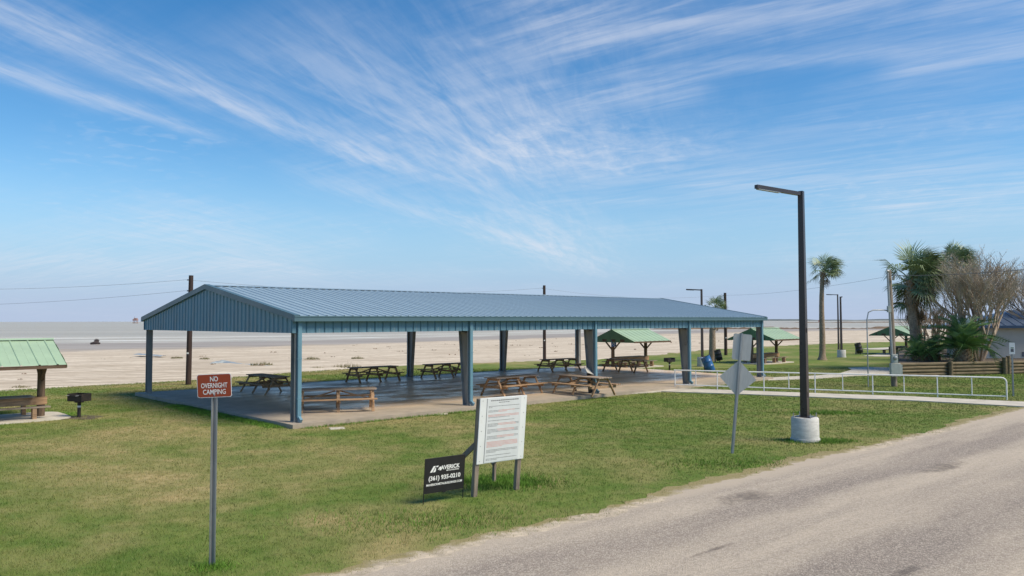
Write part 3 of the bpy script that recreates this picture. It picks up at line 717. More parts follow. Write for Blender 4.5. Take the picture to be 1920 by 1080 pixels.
def text_lines(z, rows, mtl_of, x0=-0.34, x1=0.36, h=0.008, gap=0.022, indent=0.0, last=0.5):
    for r_ in range(rows):
        xe = x1 if r_ < rows - 1 else x0 + (x1 - x0) * last
        mbs = {}
        x = x0 + (indent if r_ == 0 else 0)
        while x < xe:
            wl = rr.uniform(0.012, 0.05); mt = mtl_of(r_, (x - x0) / (x1 - x0)); m_ = mbs.setdefault(mt, MB())
            e = min(x + wl, xe)
            m_.add([(x, -0.0146, z), (e, -0.0146, z), (e, -0.0146, z + h), (x, -0.0146, z + h)], [(0, 1, 2, 3)]); x = e + 0.007
        for k, m_ in mbs.items(): m_.build('print_line', M[k], sh)['kind'] = 'stuff'      # words too small to pick apart
        z -= gap
    return z
z = BZ1 - 0.065
text_lines(z, 1, lambda r, u: 'ink', -0.30, 0.33, 0.018, last=1); text_lines(z - 0.035, 1, lambda r, u: 'ink', -0.12, 0.12, 0.011, last=1)
spec = [(2, 'k', .12), (2, 'kr', .6), (3, 'rk', .7), (1, 'k', .85), (3, 'kr', .3), (4, 'kr', .1), (3, 'kr', .55), (5, 'r', .5), (3, 'k', .3), (1, 'k', .8), (2, 'k', .35)]
z -= 0.098
for rows, kind, last in spec:
    fn_ = {'k': lambda r, u: 'ink', 'r': lambda r, u: 'red_ink', 'kr': lambda r, u: 'red_ink' if (0.3 < u < 0.85 and r < 2) else 'ink', 'rk': lambda r, u: 'red_ink' if r < 2 else 'ink'}[kind]
    z = text_lines(z, rows, fn_, last=last) - 0.037
for x in (-0.47, 0.47):
    for k in range(5): MB().tube([(x, -0.008, BZ0 + 0.05 + k * 0.275), (x, -0.011, BZ0 + 0.05 + k * 0.275)], 0.008, 6).build('screw', M['galv'], t)

# contractor's yard sign
bl, br = G(794, 946), G(867, 934)
t = thing('yard_sign', 'black contractor yard sign with white lettering and phone number beside the notice board', 'sign', (bl + br) / 2, R(38)); t.rotation_euler = (R(5), 0, R(38))
hw = 0.42
for x in (-hw + 0.006, hw - 0.006): MB().tube([(x, 0, -0.2), (x, 0, 0.79)], 0.008, 8).build('stake', M['black'], t)
MB().tube([(-hw, 0, 0.79), (hw, 0, 0.79)], 0.008, 8).build('top_bar', M['black'], t)
f = MB().box(-hw + 0.012, hw - 0.012, -0.004, 0.004, 0.18, 0.785).build('sign_panel', M['black'], t)
lg = MB(); S = 0.19 / 812; ox, oz = -0.31, 0.545
for poly in ([(1041, 957), (1200, 957), (1438, 587), (1280, 587)], [(1250, 957), (1410, 957), (1452, 890), (1452, 700), (1425, 685)],
             [(1440, 665), (1495, 587), (1648, 587), (1580, 695), (1550, 665)], [(1585, 840), (1620, 770), (1635, 795), (1700, 690), (1725, 667), (1853, 667), (1830, 705), (1830, 893), (1715, 893), (1712, 780), (1665, 845)]):
    pts = [(ox + (x - 1041) * S * 1.25, -0.0052, oz + (957 - y) * S * 1.25) for x, y in poly]
    lg.add(pts, [tuple(range(len(pts)))])
lg.build('emblem', M['print'], f)
put_text(f, 'AVERICK', -0.085, 0.605, 0.098, 1.0, M['print'], y=-0.0052, bold=0.003, align='LEFT')
put_text(f, 'METAL BUILDINGS', 0.03, 0.548, 0.032, 1.0, M['print'], y=-0.0052, bold=0.0008, align='LEFT')
put_text(f, '(361) 935-0210', 0, 0.435, 0.105, 1.02, M['print'], y=-0.0052, bold=0.003)
put_text(f, 'MAVERICKMETALBUILDINGS.COM', 0, 0.325, 0.052, 0.94, M['print'], y=-0.0052, bold=0.0014)
MB().box(-0.03, 0.03, -0.012, 0.012, 0.165, 0.182).build('clip', M['black'], t)

# road signs seen from behind
b = G(1373, 850)
t = thing('road_sign', 'leaning steel post carrying a diamond sign under a rectangular sign, seen from behind', 'sign', b, 0); t.rotation_euler = (R(-1.5), R(5.2), R(-14))
uchannel(-0.3, 2.88, 0.075, -1).build('post', M['galv'], t)
dm = plate([(0, -0.43), (0.43, 0), (0, 0.43), (-0.43, 0)], 0.006, 0.010).build('diamond_plate', M['signback'], t); dm.location = (-0.01, 0, 1.80)
rc = plate(rounded(0.43, 0.63, 0.04), 0.006, 0.010).build('rectangular_plate', M['signback'], t); rc.location = (0.03, 0, 2.55)
for z in (1.55, 2.05, 2.38, 2.72): MB().tube([(0, -0.034, z), (0, -0.022, z)], 0.010, 6).build('bolt', M['galv'], t)

# small sign at the far right
b = G(1900, 743)
t = thing('marker_sign', 'narrow white marker sign on a thin post at the right edge', 'sign', b, R(-25))
uchannel(-0.2, 2.18, 0.07, -1).build('post', M['galv'], t)
f = plate([(-0.10, 1.75), (0.10, 1.75), (0.10, 2.23), (-0.10, 2.23)], -0.05, -0.045).build('sign_plate', M['white'], t)
plate([(-0.055, 1.84), (0.055, 1.84), (0.055, 1.97), (-0.055, 1.97)], -0.053, -0.0505).build('dark_mark', M['ink'], f)
plate([(-0.055, 1.99), (0.055, 1.99), (0.055, 2.03), (-0.055, 2.03)], -0.053, -0.0505).build('green_mark', M['green_gable'], f)

# accessible-parking sign on the shelter post
ps = Vector((6.75, 52.4, GZ))
t = thing('accessible_sign', 'blue wheelchair-symbol sign fixed on the shelter post', 'sign', ps + Vector((0.04, -0.16, 1.42)), R(-8))
f = plate(rounded(0.34, 0.46, 0.03), -0.006, 0.0).build('sign_plate', M['sign_blue'], t); f.location = (0, 0, 0.22)
mb = MB(); ring = [(0.085 * math.cos(R(a)) - 0.005, -0.009, 0.085 * math.sin(R(a)) - 0.06) for a in range(100, 385, 15)]
mb.tube(ring, 0.012, 4); mb.tube([(-0.03, -0.009, 0.09), (-0.01, -0.009, -0.02), (0.06, -0.009, -0.02), (0.095, -0.009, -0.12)], 0.014, 4); mb.tube([(-0.02, -0.009, 0.045), (0.05, -0.009, 0.045)], 0.012, 4)
mb.tube([(-0.032, -0.009, 0.105), (-0.032, -0.009, 0.145)], 0.024, 8); mb.build('wheelchair_symbol', M['print'], f)

# slanted placard by the column
b = G(1106.7, 742.3, -0.11)
t = thing('placard_stand', 'slanted pale placard on a black post beside a pavilion column', 'placard', b, R(30))
MB().box(-0.04, 0.04, -0.04, 0.04, 0, 0.98).build('post', M['black'], t)
o = MB().box(-0.26, 0.26, -0.19, 0.19, -0.012, 0.012).build('panel', M['signback'], t); o.location = (0, -0.02, 1.03); o.rotation_euler = (R(38), R(18), 0)

# ------------------------------------------------------------------ lamp posts and poles
def lamp(loc, h, arm_dir, arm_len, label, rz, ped=True, wd=0.19):
    t = thing('lamp_post', label, 'lamp post', loc, rz)
    if ped:
        c = MB().tube([(0, 0, -0.2), (0, 0, 0.08), (0, 0, 0.081), (0, 0, 0.60), (0, 0, 0.63)], [0.375, 0.372, 0.35, 0.345, 0.325], 28).build('concrete_base', M['pedestal'], t, True)
        MB().box(-0.2, 0.2, -0.2, 0.2, 0.635, 0.655).build('base_plate', M['bronze'], t)
        for sx in (-1, 1):
            for sy in (-1, 1): MB().tube([(sx * 0.22, sy * 0.22, 0.6), (sx * 0.22, sy * 0.22, 0.74)], 0.012, 6).build('anchor_bolt', M['galv'], t)
    z0 = 0.65 if ped else -0.2
    q = wd * 0.5; q2 = wd * 0.36
    p = MB().add([(-q, -q, z0), (q, -q, z0), (q, q, z0), (-q, q, z0), (-q2, -q2, h), (q2, -q2, h), (q2, q2, h), (-q2, q2, h)], [(3, 2, 1, 0), (4, 5, 6, 7), (0, 1, 5, 4), (1, 2, 6, 5), (2, 3, 7, 6), (3, 0, 4, 7)]).build('pole', M['bronze'], t); bevel(p, 0.010, 2)
    for zz_ in (z0 + 0.5, z0 + 2.2): MB().box(-q * 0.25, q * 0.25, -q - 0.006, -q * 0.5, zz_, zz_ + 0.13).build('hand_hole_cover', M['bronze'], t)
    a = Vector(arm_dir).normalized(); a = Matrix.Rotation(-rz, 3, 'Z') @ a
    MB().beam(a * (wd * 0.4) + Vector((0, 0, h - wd * 0.4)), a * arm_len + Vector((0, 0, h - wd * 0.4 + 0.05)), wd * 0.55, wd * 0.5).build('arm', M['bronze'], t)
    hd = MB().beam(a * (arm_len * 0.5) + Vector((0, 0, h - wd * 0.4 - wd * 0.25 + 0.012)), a * (arm_len * 0.97) + Vector((0, 0, h - wd * 0.4 - wd * 0.25 + 0.036)), wd * 0.5, 0.02).build('light_panel', M['galv'], t)
    return t
lamp(G(1510, 827), 6.62, (-1.2, -0.72, 0), 1.72, 'tall dark square lamp post on a round concrete base beside the road', R(50))
lamp(G(1317, 687), 5.35, (-1, 0.15, 0), 1.05, 'dark lamp post rising behind the pavilion roof near the blue barrel', R(20), wd=0.15)
lamp(G(1578, 670), 5.2, (1, 0.9, 0), 0.3, 'dark lamp post on a concrete base right of the lone palm', R(20), wd=0.15)
lamp(G(1572.5, 655), 6.0, (-1, 0.1, 0), 1.2, 'farther thin lamp post with its arm pointing left, right of the lone palm', R(20), ped=False, wd=0.15)
def pole(px, py, ztop, lab, lean=0.0, r0=0.14):
    b = G(px, py); t = thing('utility_pole', lab, 'utility pole', b, 0, 'dark wooden utility poles along the beach')
    MB().tube([(0, 0, -0.3), (lean * .5, 0, ztop / 2), (lean, 0, ztop)], [r0, r0 * 0.9, r0 * 0.78], 12).build('shaft', M['creosote'], t, True)
    for s_ in (1, -1):
        MB().tube([(lean, 0, ztop - 0.25 - 0.55 * (s_ < 0)), (lean - 0.2, 0, ztop - 0.22 - 0.55 * (s_ < 0))], [0.02, 0.035], 8).build('insulator', M['galv'], t)
    mt = MB().box(-0.05, 0.05, -r0 - 0.012, -r0 + 0.02, 1.55, 1.63).build('tag_plate', M['white'], t)
    return b, ztop
p1 = pole(353, 721.5, 5.5, 'dark wooden utility pole standing behind the left gable of the pavilion', 0.06)
p2 = pole(1021, 675, 6.05, 'dark wooden utility pole behind the middle of the pavilion', 0.0)
p3 = pole(1361, 666, 5.7, 'dark wooden utility pole behind the right end of the pavilion', 0.0, 0.15)
def wire(a, b, sag, lab, n=16, r=0.006):
    a, b = Vector(a), Vector(b); pts = [a.lerp(b, k / n) - Vector((0, 0, sag * 4 * (k / n) * (1 - k / n))) for k in range(n + 1)]
    o = MB().tube(pts, r, 5).build('overhead_wire', M['wire'], None, True); tag(o, lab, 'wire')
def top(p, dz=0.0, dx=-0.2): return p[0] + Vector((dx, 0, p[1] + dz - 0.22))
wire(top(p1), (-42, 45, 5.35), 0.45, 'upper wire running left from the utility pole by the gable')
wire(top(p1, -0.55), (-42, 45.2, 4.1), 0.4, 'lower wire running left from the utility pole by the gable')
wire(top(p1), top(p2), 0.5, 'wire from the gable-side pole to the pole behind the pavilion middle')
wire(top(p2), top(p3), 0.5, 'wire from the middle pole to the right-end pole')
# electric service pole
b = G(1677, 724.7)
t = thing('service_pole', 'grey wooden electric pole with conduit, meter and metal box beside the log wall', 'electric pole', b, 0)
MB().tube([(0, 0, -0.3), (-0.05, 0, 2.6), (-0.14, 0, 5.6)], [0.14, 0.125, 0.10], 12).build('shaft', M['wood_grey'], t, True)
MB().tube([(-0.14, -0.15, 0.9), (-0.19, -0.15, 2.6), (-0.27, -0.13, 5.45), (-0.27, -0.22, 5.55)], 0.055, 8).build('conduit', M['galv'], t, True)
MB().tube([(-0.02, -0.16, 5.1), (-0.02, -0.25, 5.3), (0.03, -0.25, 5.34)], 0.06, 8).build('weather_head', M['galv'], t, True)
bx = MB().box(-0.30, 0.16, -0.34, -0.16, 0.50, 1.12).build('switch_box', M['box_grey'], t); bevel(bx, 0.012)
MB().box(0.165, 0.26, -0.30, -0.18, 0.55, 1.05).build('side_box', M['box_grey'], t)
mtb = MB().box(-0.22, 0.06, -0.30, -0.16, 1.14, 1.55).build('meter_box', M['box_grey'], t); bevel(mtb, 0.01)
MB().tube([(-0.08, -0.30, 1.38), (-0.08, -0.37, 1.38), (-0.08, -0.39, 1.38)], [0.09, 0.085, 0.05], 14).build('meter', M['galv'], mtb, True)
MB().tube([(-0.15, -0.05, 3.62), (-0.5, -0.1, 3.66), (-1.0, -0.15, 3.66), (-1.25, -0.17, 3.55), (-1.33, -0.18, 3.2), (-1.33, -0.18, -0.1)], 0.028, 8).build('bent_pipe', M['galv'], t, True)
MB().box(-0.32, -0.17, -0.22, -0.08, 3.55, 3.85).build('junction', M['box_grey'], t)
sp = b + Vector((-0.1, -0.2, 5.3))
wire(sp, top(p3), 0.25, 'thin wire from the electric pole left towards the utility poles')
wire(sp, (26.5, 30.0, 5.9), 0.3, 'black service wire running from the electric pole to the upper right', r=0.014)

# ------------------------------------------------------------------ white pipe railing
rl0, rl1 = G(1264, 726.5, -0.05), G(1888, 748, -0.09)
t = thing('handrail', 'long white pipe railing along the sidewalk', 'railing', rl0, 0)
dv = rl1 - rl0; dv.z = 0; RL = dv.length; du = dv.normalized(); ZTOP = 0.80
post_px = [1264, 1303, 1343, 1430, 1476.5, 1525.5, 1577, 1633, 1691.5, 1753.7, 1818]
pr_ = 0.024
def along(px):   # distance along the rail where it crosses that image column
    k = (px - 960) / F_PX
    return (k * rl0.y - rl0.x) / (du.x - k * du.y) if False else max(0, min(RL, (k * rl0.y * 1.0 - rl0.x) / (du.x - k * du.y)))
arc = [du * (RL - 0.18) + Vector((0, 0, ZTOP))] + [du * (RL - 0.18 + 0.18 * math.sin(R(a))) + Vector((0, 0, ZTOP - 0.18 + 0.18 * math.cos(R(a)))) for a in (25, 50, 75, 90)] + [du * RL + Vector((0, 0, -0.15))]
MB().tube([Vector((0, 0, ZTOP))] + arc, pr_ * 1.15, 10).build('top_rail', M['white'], t, True)
MB().tube([Vector((0, 0, 0.14)), du * RL + Vector((0, 0, 0.06))], pr_, 8).build('bottom_rail', M['white'], t, True)
for i, px in enumerate(post_px):
    s_ = along(px); p = du * s_; deep = i in (0, 2, 3, 5, 7, 9)
    zb = -0.2 if deep else 0.14 - 0.08 * s_ / RL
    MB().tube([p + Vector((0, 0, zb)), p + Vector((0, 0, ZTOP))], pr_ * (1.0 if deep else 0.8), 8).build('post' if deep else 'baluster', M['white'], t, True)

# ------------------------------------------------------------------ grills, barrels, small concrete
def grill(loc, rz, lab):
    t = thing('park_grill', lab, 'grill', loc, rz, 'pedestal charcoal grills')
    MB().tube([(0, 0, -0.2), (0, 0, 0.52)], 0.055, 10).build('post', M['grill'], t, True)
    MB().tube([(0, 0, 0.34), (0, 0, 0.40)], 0.057, 10).build('sticker', M['white'], t, True)
    MB().box(-0.1, 0.1, -0.1, 0.1, 0.50, 0.545).build('collar', M['grill'], t)
    mb = MB(); x, y, z0, z1 = 0.30, 0.20, 0.55, 0.80
    mb.box(-x, x, -y, y, z0, z0 + 0.012); mb.box(-x, x, y - 0.012, y, z0 + 0.012, z1); mb.box(-x, -x + 0.012, -y, y - 0.0125, z0 + 0.012, z1); mb.box(x - 0.012, x, -y, y - 0.0125, z0 + 0.012, z1); mb.box(-x + 0.0125, x - 0.0125, -y, -y + 0.012, z0 + 0.012, z0 + 0.16)
    mb.build('firebox', M['grill'], t)
    for k in range(14): MB().box(-0.27 + k * 0.04, -0.26 + k * 0.04, -y - 0.02, y - 0.02, z1 - 0.06, z1 - 0.05).build('grate_bar', M['grill'], t)
    for s_ in (-1, 1): MB().tube([(s_ * 0.2, -y - 0.02, z1 - 0.055), (s_ * 0.2, -y - 0.14, z1 - 0.055)], 0.010, 6).build('handle', M['galv'], t)
    return t
g0 = G(148, 783); grill(g0, R(-18), 'black pedestal grill on the grass beside the left shelter')
grill(G(1255.5, 694.6), R(30), 'small black pedestal grill on the grass beyond the slab')
def soil_patch(c, r, lab):
    pts = [(c.x + r * (1 + 0.25 * math.sin(3 * a + c.x)) * math.cos(a) * 1.5, c.y + r * (1 + .2 * math.sin(5 * a)) * math.sin(a)) for a in np.linspace(0, 2 * math.pi, 24)[:-1]]
    struct(MB().prism(pts, -0.14, -0.122).build('bare_soil', M['soil']))
soil_patch(g0, 0.55, '')
def barrel(loc, rz, tilt, mtl, lab, s=1.0):
    t = thing('trash_barrel', lab, 'trash barrel', loc, rz, 'trash barrels hung on posts')
    MB().box(-0.045, 0.045, -0.045, 0.045, -0.2, 1.0 * s).build('post', M['wood_grey'], t)
    prof = [(0, 0.0), (0.25, 0.0), (0.265, 0.02), (0.27, 0.28), (0.285, 0.30), (0.27, 0.32), (0.275, 0.57), (0.29, 0.59), (0.275, 0.61), (0.27, 0.86), (0.28, 0.88), (0.265, 0.885), (0.255, 0.86), (0.25, 0.1), (0, 0.1)]
    n = 20; mb = MB()
    for r_, z in prof:
        for k in range(n): a = 2 * math.pi * k / n; mb.v.append((r_ * s * math.cos(a), r_ * s * math.sin(a), z * s))
    for i in range(len(prof) - 1):
        for k in range(n): mb.f.append((i * n + k, i * n + (k + 1) % n, (i + 1) * n + (k + 1) % n, (i + 1) * n + k))
    d = mb.build('drum', M[mtl], t, True); d.location = (0.36 * s, -0.05, 0.14); d.rotation_euler = (0, R(-tilt), 0)
    MB().tube([(0.36 * s, -0.05, -0.2), (0.36 * s, -0.05, 0.2)], 0.03, 6).build('stub_post', M['wood_grey'], t)
    MB().tube([(0.03, 0, 0.82 * s), (0.16 * s, -0.03, 0.84 * s)], 0.015, 6).build('bracket', M['galv'], t)
    return t
barrel(G(1321, 700), R(-8), 22, 'barrel_blue', 'bright blue plastic trash barrel tilted on its post beyond the slab', 1.05)
barrel(G(1341, 679), R(0), 14, 'barrel_black', 'black trash barrel tilted on a post beside the short palm', 0.92)
barrel(G(1605, 664.5), R(0), 16, 'barrel_black', 'dark trash barrel tilted on a post, far right of the lone palm', 1.05)
for px, py, sx, sy, lab in ((807, 776, 0.55, 0.35, 'flat concrete square set in the grass at the slab front edge'), (632, 803.5, 0.22, 0.2, 'small concrete cap in the grass near the corner column')):
    c = G(px, py); o = MB().box(-sx, sx, -sy, sy, -0.1, 0.02).build('concrete_pad', M['concrete']); o.location = c; o.rotation_euler = (0, 0, R(20)); bevel(o, 0.01); tag(o, lab, 'concrete pad')

# ------------------------------------------------------------------ log wall, house
lw0, lw1 = G(1685, 706), Vector((33.0, 47.2, -0.13))
t = thing('log_wall', 'low retaining wall of stacked round landscape timbers', 'wall', lw0, math.atan2((lw1 - lw0).y, (lw1 - lw0).x))
LWL = (lw1 - lw0).length
for k in range(4):
    for j in range(3):
        a, b_ = LWL * j / 3 + 0.01, LWL * (j + 1) / 3 - 0.01
        MB().tube([(a, random.uniform(-.01, .01), 0.09 + k * 0.19), ((a + b_) / 2, random.uniform(-.02, .02), 0.09 + k * 0.19), (b_, 0, 0.09 + k * 0.19)], 0.1, 10).build('log', M['log'], t, True)
for px, h, r_ in ((1774, 0.82, 0.12), (1875, 0.98, 0.13), (1882, 1.06, 0.11)):
    s_ = ((px - 960) / F_PX * lw0.y - lw0.x) / (math.cos(t.rotation_euler.z) - (px - 960) / F_PX * math.sin(t.rotation_euler.z))
    MB().tube([(s_, -0.2, -0.3), (s_, -0.2, h)], r_, 12).build('post', M['log'], t, True)
pl = [lw0 + Vector((0.05, 0.12, 0)), lw1 + Vector((0, 0.12, 0)), Vector((60, 49, 0)), Vector((60, 75, 0)), Vector((36, 73, 0)), lw0 + Vector((5.0, 10.0, 0))]
struct(MB().prism([(p.x, p.y) for p in pl], -0.2, 0.50).build('planter_ground', M['soil']))

hx0, hx1, hy0, hy1 = 31.2, 52.0, 52.0, 56.6
t = thing('house', 'low beige stucco building with a blue metal roof behind the trees', 'house', (hx0, hy0, 0), R(-3))
MB().box(0.0, hx1 - hx0, 0.0, hy1 - hy0, 0.2, 2.55).build('wall', M['stucco'], t)
for x in (0.55, 2.6, 5.5): MB().box(x, x + 0.32, -0.03, -0.002, 0.62, 0.92).build('vent', M['ink'], t)
mb = MB(); W_, D_, ov = hx1 - hx0 + 1, hy1 - hy0, 0.55; rz_ = 3.75
mb.add([(-ov, -ov, 2.66), (W_, -ov, 2.66), (W_, D_ + ov, 2.66), (-ov, D_ + ov, 2.66), (3.4, D_ / 2, rz_), (W_, D_ / 2, rz_)], [(0, 1, 5, 4), (2, 3, 4, 5), (3, 0, 4), (0, 3, 2, 1)])
rf = mb.build('roof', M['blue_roof'], t)
for k in range(1, 22):
    x = -ov + k * 0.62; f_ = min(1.0, (x + ov) / (3.4 + ov))
    MB().beam((x, -ov, 2.675), (x, -ov + f_ * (D_ / 2 + ov), 2.675 + f_ * (rz_ - 2.66)), 0.05, 0.05).build('roof_rib', M['blue_roof'], rf)
MB().box(-ov - 0.03, W_, -ov - 0.03, -ov - 0.002, 2.50, 2.67).build('fascia', M['blue_fascia'], t); MB().box(-ov - 0.03, -ov - 0.002, -ov, D_ + ov, 2.50, 2.67).build('fascia', M['blue_fascia'], t)
MB().box(-ov, W_, -ov, -0.002, 2.52, 2.545).build('soffit', M['blue_fascia'], t)
t = thing('canopy', 'flat blue canopy on thin posts left of the beige building', 'canopy', (29.3, 54.2, 0.3), R(20))
mb = MB(); mb.add([(0, 0, 2.12), (2.6, 0, 2.32), (2.6, 2.0, 2.32), (0, 2.0, 2.12), (0, 0, 2.27), (2.6, 0, 2.47), (2.6, 2.0, 2.47), (0, 2.0, 2.27)], [(3, 2, 1, 0), (4, 5, 6, 7), (0, 1, 5, 4), (1, 2, 6, 5), (2, 3, 7, 6), (3, 0, 4, 7)])
mb.build('roof', M['blue_roof'], t)
for x, y, z in ((0.2, 0.15, 2.13), (0.2, 1.8, 2.13), (2.4, 0.15, 2.29), (2.4, 1.8, 2.29)): MB().box(x - .05, x + .05, y - .05, y + .05, -0.1, z).build('post', M['signback'], t)

# ------------------------------------------------------------------ palms and trees
def fan_frond(seed, nleaf=24, rad=0.75, droop=0.5):
    """one fan leaf: petiole along +x, then leaflets fanned out, tips drooping and swept"""
    r_ = random.Random(seed); mb = MB(); pl_ = 0.75
    mb.tube([(0, 0, 0), (pl_ * 0.5, 0, 0.03), (pl_, 0, 0)], [0.028, 0.02, 0.014], 4)
    for k in range(nleaf):
        a = R(-105 + 210 * k / (nleaf - 1)) + r_.uniform(-.05, .05); L_ = rad * (1.1 - 0.35 * abs(a) / R(105)) * r_.uniform(0.85, 1.1)
        d = Vector((math.cos(a), math.sin(a), 0)); p = Vector((-d.y, d.x, 0)); b0 = Vector((pl_ - 0.03, 0, 0))
        m1 = b0 + d * L_ * 0.55 + Vector((0, 0, 0.05 - 0.10 * abs(math.sin(a)))); tip = b0 + d * L_ * 0.95 + Vector((0.06, 0, -droop * L_ * r_.uniform(0.5, 1.1)))
        wd = 0.021
        mb.add([b0, m1 + p * wd, tip, m1 - p * wd], [(0, 3, 1), (1, 3, 2)])
    return mb
fan_m = [fan_frond(i, droop=d).mesh('frond', M['frond']) for i, d in enumerate((0.25, 0.45, 0.65))]
fan_dry = fan_frond(9, 11, 0.6, 0.9).mesh('frond', M['frond_dry'])
def palm(base, htop, lab, r0=0.26, r1=0.17, n=34, size=1.0, lean=(0, 0), wind=(1.0, 0.15), boots=0.5, dry=10, seed=1, flare=1.35, windk=0.75):
    r_ = random.Random(seed); t = thing('palm_tree', lab, 'palm tree', base, 0, 'fan palms')
    pts, rads = [], []
    N = 18
    for k in range(N + 1):
        f_ = k / N; pts.append((lean[0] * f_ * f_ + 0.03 * math.sin(f_ * 7), lean[1] * f_, -0.15 + (htop + 0.15) * f_)); rads.append((r0 * flare if k == 0 else r0 * (1.12 if k == 1 else 1) * (1 - f_) + r1 * f_) * (1 + 0.035 * (k % 2)))
    MB().tube(pts, rads, 14).build('trunk', M['palm_trunk'], t, True)
    tp = Vector(pts[-1]); wv = Vector((wind[0], wind[1], 0))
    mb = MB()
    for k in range(int(46 * boots)):
        a = k * 2.4; z = -0.02 - boots * 1.5 * (k / (46 * boots + .01)); d = Vector((math.cos(a), math.sin(a), 0))
        p0 = tp + Vector((0, 0, z)) + d * r1 * 0.8; mb.beam(p0, p0 + d * 0.16 + Vector((0, 0, 0.20)), 0.07, 0.025)
    mb.build('leaf_bases', M['boots'], t)
    for k in range(n + dry):
        isdry = k >= n
        a = k * 2.39996 + r_.uniform(-.2, .2); f_ = k / n
        el = R(78 - 105 * f_ + r_.uniform(-10, 10)) if not isdry else R(-62 + r_.uniform(-15, 15))
        d = Vector((math.cos(a) * math.cos(el), math.sin(a) * math.cos(el), math.sin(el)))
        if not isdry: d = (d + wv * windk * (0.7 + 0.6 * r_.random())).normalized()
        else: d = (d + wv * 0.25).normalized()
        o = link('frond', fan_dry if isdry else fan_m[k % 3], t)
        q = d.to_track_quat('X', 'Z'); o.rotation_mode = 'QUATERNION'
        from mathutils import Quaternion
        o.rotation_quaternion = q @ Quaternion((1, 0, 0), r_.uniform(-0.7, 0.7)); s_ = size * r_.uniform(0.85, 1.15) * (0.75 if isdry else 1)
        o.scale = (s_, s_, s_); o.location = tp + Vector((0, 0, 0.05 - (0.5 * boots if isdry else 0)))
    return t
palm(G(1541.7, 675), 7.05, 'lone tall fan palm swept by wind, standing on open grass', 0.25, 0.15, 38, 1.15, (0.15, 0), (1.0, 0.1), 0.35, 8, 3, 1.9, 0.8)
palm(Vector((25.9, 50.3, 0.4)), 5.25, 'thick-trunked fan palm behind the log wall, tallest of the close pair', 0.27, 0.24, 100, 1.65, (-0.25, 0), (1.0, -0.1), 0.85, 14, 5, 1.3, 0.9)
palm(Vector((27.0, 51.6, 0.4)), 4.0, 'shorter leaning fan palm with brown skirt beside the thick-trunked palm', 0.19, 0.17, 30, 1.35, (-0.5, 0), (0.9, 0.1), 0.8, 26, 8, 1.2)
palm(Vector((35.2, 61.0, 0.4)), 6.9, 'fan palm rising behind the bare tree and blue-roofed building', 0.25, 0.18, 60, 1.25, (-0.55, 0), (0.9, 0.1), 0.8, 20, 11, 1.2, 0.6)
palm(G(1335, 677), 4.05, 'short fan palm partly hidden behind the right end of the pavilion', 0.28, 0.2, 22, 0.8, (0.25, 0), (0.8, 0), 1.2, 6, 14, 1.2, 0.5)

def feather(seed, L_=1.9, n=26, droop=0.9):
    r_ = random.Random(seed); mb = MB(); pts = []
    for k in range(9): f_ = k / 8; pts.append(Vector((L_ * f_ * (1 - 0.12 * f_), 0, 0.35 * math.sin(f_ * 2.2) - droop * f_ ** 2.4)))
    mb.tube(pts, [0.022 * (1 - 0.8 * k / 8) for k in range(9)], 4)
    for k in range(n):
        f_ = 0.15 + 0.85 * k / (n - 1); i = min(7, int(f_ * 8)); p = pts[i].lerp(pts[i + 1], f_ * 8 - i)
        for s_ in (-1, 1):
            l_ = 0.42 * math.sin(min(1, f_ + 0.18) * 2.6) * r_.uniform(0.85, 1.1) + 0.06
            tip = p + Vector((0.55 * l_, s_ * l_ * 0.8, 0.10 * l_ - 0.12 * l_)); e = Vector((0.02, 0, 0.012))
            mb.add([p - e, p + e, tip], [(0, 1, 2)])
    return mb
fe = [feather(i, droop=d).mesh('frond', M['cycad']) for i, d in enumerate((0.45, 0.9, 1.3))]
def date_palm(base, lab, n=44, s0=1.0, hstump=0.75, seed=2):
    r_ = random.Random(seed); t = thing('date_palm', lab, 'palm', base, 0, 'low feather palms behind the log wall')
    MB().tube([(0, 0, -0.2), (0, 0, hstump * 0.5), (0, 0, hstump)], [0.36 * s0, 0.42 * s0, 0.3 * s0], 14).build('trunk', M['boots'], t, True)
    mb = MB()
    for k in range(60):
        a = k * 2.4; z = hstump * (k / 60); d = Vector((math.cos(a), math.sin(a), 0)); p0 = d * 0.38 * s0 + Vector((0, 0, z)); mb.beam(p0, p0 + d * 0.10 + Vector((0, 0, 0.12)), 0.08, 0.03)
    mb.build('leaf_bases', M['boots'], t)
    from mathutils import Quaternion
    for k in range(n):
        a = k * 2.39996; f_ = k / n; el = R(80 - 85 * f_ + r_.uniform(-8, 8))
        d = Vector((math.cos(a) * math.cos(el), math.sin(a) * math.cos(el), math.sin(el)))
        o = link('frond', fe[k % 3], t); o.rotation_mode = 'QUATERNION'; o.rotation_quaternion = d.to_track_quat('X', 'Z') @ Quaternion((1, 0, 0), r_.uniform(-.4, .4))
        s_ = s0 * r_.uniform(0.85, 1.12); o.scale = (s_, s_, s_); o.location = (0, 0, hstump)
date_palm(Vector((27.4, 47.5, 0.45)), 'bushy green feather palm with stubby brown trunk behind the log wall', 54, 1.3, 0.8, 2)
date_palm(Vector((25.2, 48.5, 0.42)), 'low spreading feather palm at the left end of the log wall', 34, 0.8, 0.35, 6)
date_palm(Vector((26.7, 49.6, 0.42)), 'low dark feather palm filling the gap between two others', 30, 0.85, 0.3, 9)

